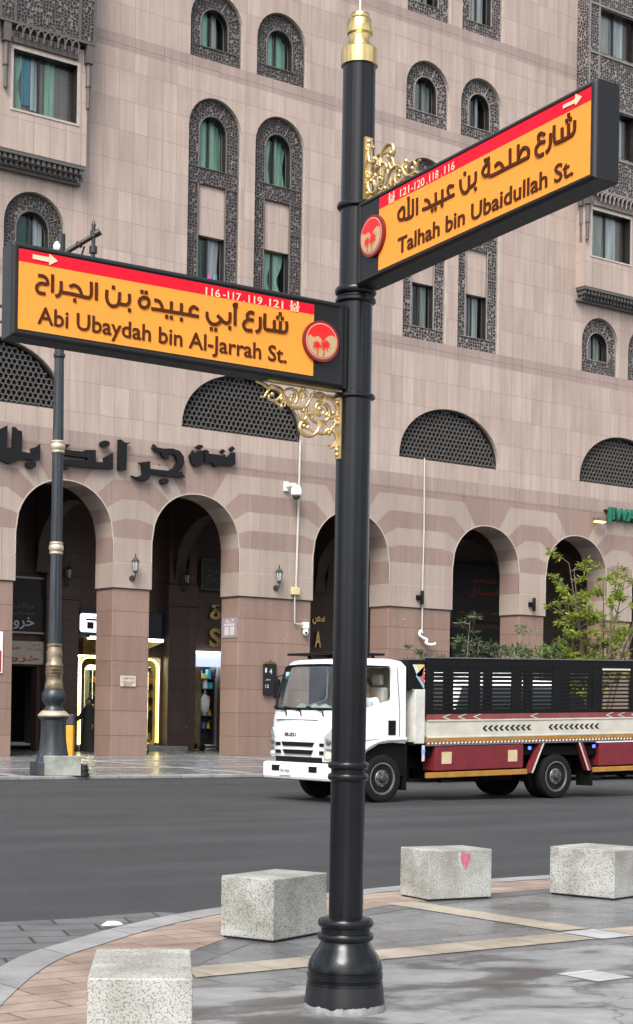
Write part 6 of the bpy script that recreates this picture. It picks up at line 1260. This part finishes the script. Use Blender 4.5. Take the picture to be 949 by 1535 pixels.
def scooter(x, y, rz, label, white=False):
    e = empty('electric_scooter', (x, y, .124), rz, label, 'scooter', None)
    for k, nm in ((-.42, 'front_wheel'), (.42, 'rear_wheel')):
        m = MB(); m.lathe([(.07, -.03), (.125, -.03), (.135, 0), (.125, .03), (.07, .03)], 20); m.v = [(v[0]+k, v[2], v[1]+.135) for v in m.v]; w_ = m.build(nm, M['rubber'], e, smooth=40); m = MB(); m.lathe([(.08, -.025), (.08, .025)], 14); m.v = [(v[0]+k, v[2], v[1]+.135) for v in m.v]; m.build('rim', M['hub'], w_)
    m = MB(); m.box(-.33, .36, -.08, .08, .12, .19); m.build('deck', M['white_paint'] if white else M['hub'], e, bevel=.02)
    m = MB(); m.tube([(-.42, 0, .135), (-.36, 0, .35), (-.24, 0, 1.0)], .026, 8); m.tube([(-.33, 0, .16), (-.36, 0, .35)], .03, 8); m.build('stem', M['black_paint'], e, smooth=50)
    m = MB(); m.tube([(-.22, -.26, 1.03), (-.24, 0, 1.0), (-.22, .26, 1.03)], .018, 8); m.box(-.30, -.22, -.05, .05, 1.0, 1.09); m.build('handlebar', M['black_paint'], e)
    m = MB(); m.lathe([(.14, .145), (.15, .15), (.14, .155)], 10); m.v = [(v[0]*.4+.42, v[1]*.4, v[2]+.14) for v in m.v]; m.build('mudguard', M['black_paint'], e); return e
scooter(-.45, 5.2, R(10), 'dark electric scooter parked in front of the narrow lit shop')
s2 = scooter(-5.35, 1.7, R(35), 'electric scooter half hidden behind the narrow pier, its wheel showing', True)
# ---------------------------------------------------------------- planting
def leaf_mat(name, c):
    k = N(name); oi = k.noise(k.coord('Object'), 2.2, 4); k.base(k.mix(oi, tuple(q*.55 for q in c), tuple(q*1.5 for q in c))); k.set(Roughness=.5)
    tr_ = k.n('BsdfTranslucent'); tr_.inputs[0].default_value = (*[min(1, q*1.6) for q in c], 1); mx = k.n('MixShader'); mx.inputs[0].default_value = .3; k.l(k.p.outputs[0], mx.inputs[1]); k.l(tr_.outputs[0], mx.inputs[2]); k.l(mx.outputs[0], k.o.inputs[0]); return k.m
M['leaf_lime'] = leaf_mat('lime_leaf', (.20, .25, .030)); M['leaf_dark'] = leaf_mat('dark_leaf', (.050, .085, .030)); M['leaf_mid'] = leaf_mat('mid_leaf', (.085, .15, .035)); M['bark'] = simple('grey_bark', (.13, .10, .075), .85, 0, .2, 8, .3)
def leaf(mb, p, d, l, w, rnd):
    d = d.normalized(); s = d.cross(Vector((rnd.uniform(-.4, .4), rnd.uniform(-.4, .4), 1))).normalized()*w; u = d.cross(s).normalized()*l*.12
    a = p; b = p+d*l*.45+s+u; c = p+d*l; e = p+d*l*.45-s+u
    mb.add([tuple(a), tuple(b), tuple(c), tuple(e)], [(0, 1, 2), (0, 2, 3)])
def plant(name, x, y, label, cat, stems, leafm, seed, hs, spread, ll, lw, per, droop=.3, group=None, reach=(.45, 1.0), sprays=7, base_z=.12):
    rnd = random.Random(seed); root = empty(name, (x, y, base_z), 0, label, cat, group); tk = MB(); lf = MB()
    for s in range(stems):
        a = rnd.uniform(0, 6.283); H_ = hs*rnd.uniform(.72, 1.0); rad = spread*rnd.uniform(.25, 1)
        path = smooth_path([(.1*math.cos(a), .1*math.sin(a), 0), (rad*.3*math.cos(a), rad*.3*math.sin(a), H_*.35), (rad*.7*math.cos(a+.2), rad*.7*math.sin(a+.2), H_*.7), (rad*math.cos(a+.3), rad*math.sin(a+.3), H_)], 5)
        n = len(path); tk.tube(path, [.045*(1-.82*i/n) for i in range(n)], 6)
        for k in range(sprays):
            t = rnd.uniform(*reach); p = Vector(path[min(n-1, int(t*n))]); b = rnd.uniform(0, 6.283); L_ = rnd.uniform(.35, .8)*spread*.55
            d = Vector((math.cos(b), math.sin(b), rnd.uniform(.15, .7))).normalized(); q = p+d*L_; tk.tube([tuple(p), tuple(p+d*L_*.6+Vector((0, 0, .03))), tuple(q)], [.014, .010, .005], 5)
            tips = [q, p+d*L_*.6] if rnd.random() < .8 else [q]
            for tip in tips:
                for _ in range(per):
                    v = Vector((rnd.gauss(0, 1), rnd.gauss(0, 1), rnd.gauss(-droop, .5))); v.normalize()
                    leaf(lf, tip+v*rnd.uniform(0, ll*.5), v+d*.5, ll*rnd.uniform(.6, 1.2), lw*rnd.uniform(.7, 1.2), rnd)
    tk.build('trunk', M['bark'], root, smooth=60); lf.build('crown', M[leafm], root); return root
plant('young_tree', 4.35, -8.2, 'young lime green tree with thin stems in front of the right arch', 'tree', 14, 'leaf_lime', 23, 6.2, 2.0, .17, .026, 32, .5, None, (.36, 1.0), 9)
plant('shrub', -.75, -8.0, 'dark sparse shrub with one tall shoot before the fourth arch', 'shrub', 3, 'leaf_dark', 5, 4.35, .65, .17, .022, 16, 0, 'shrubs along the far kerb', (.62, 1.0), 9)
for k, (x, y, h_, sp, lm, lb) in enumerate(((-1.95, -7.8, 3.2, .6, 'leaf_dark', 'low dark shrub under the flexible white hose'), (.75, -8.2, 3.35, .9, 'leaf_dark', 'low feathery shrub right of the tall dark shoot'), (2.6, -7.6, 4.0, .9, 'leaf_mid', 'green shrub in front of the pier left of the lime tree'), (6.35, -8.4, 3.9, 1.0, 'leaf_mid', 'bright green bush at the right edge below the lime tree'))):
    plant('shrub', x, y, lb, 'shrub', 8, lm, 40+k, h_, sp, .17, .022, 14, .1, 'shrubs along the far kerb', (.5, 1.0), 9)
# things on the window sill
for x, cc, lb in ((-4.03, (.72, .02, .30), 'pink cloth hanging in the left tall window'), (-3.80, (.05, .25, .5), 'blue bottle on the sill of the left tall window')):
    m = MB(); m.lathe([(.06, 0), (.075, .1), (.05, .24), (.02, .34), (.015, .42)], 10); o = m.build('cloth' if x < -4 else 'bottle', simple('sill_item', cc, .6), smooth=50); o.location = (x, .35, 14.51); tag(o, lb, 'cloth' if x < -4 else 'bottle')
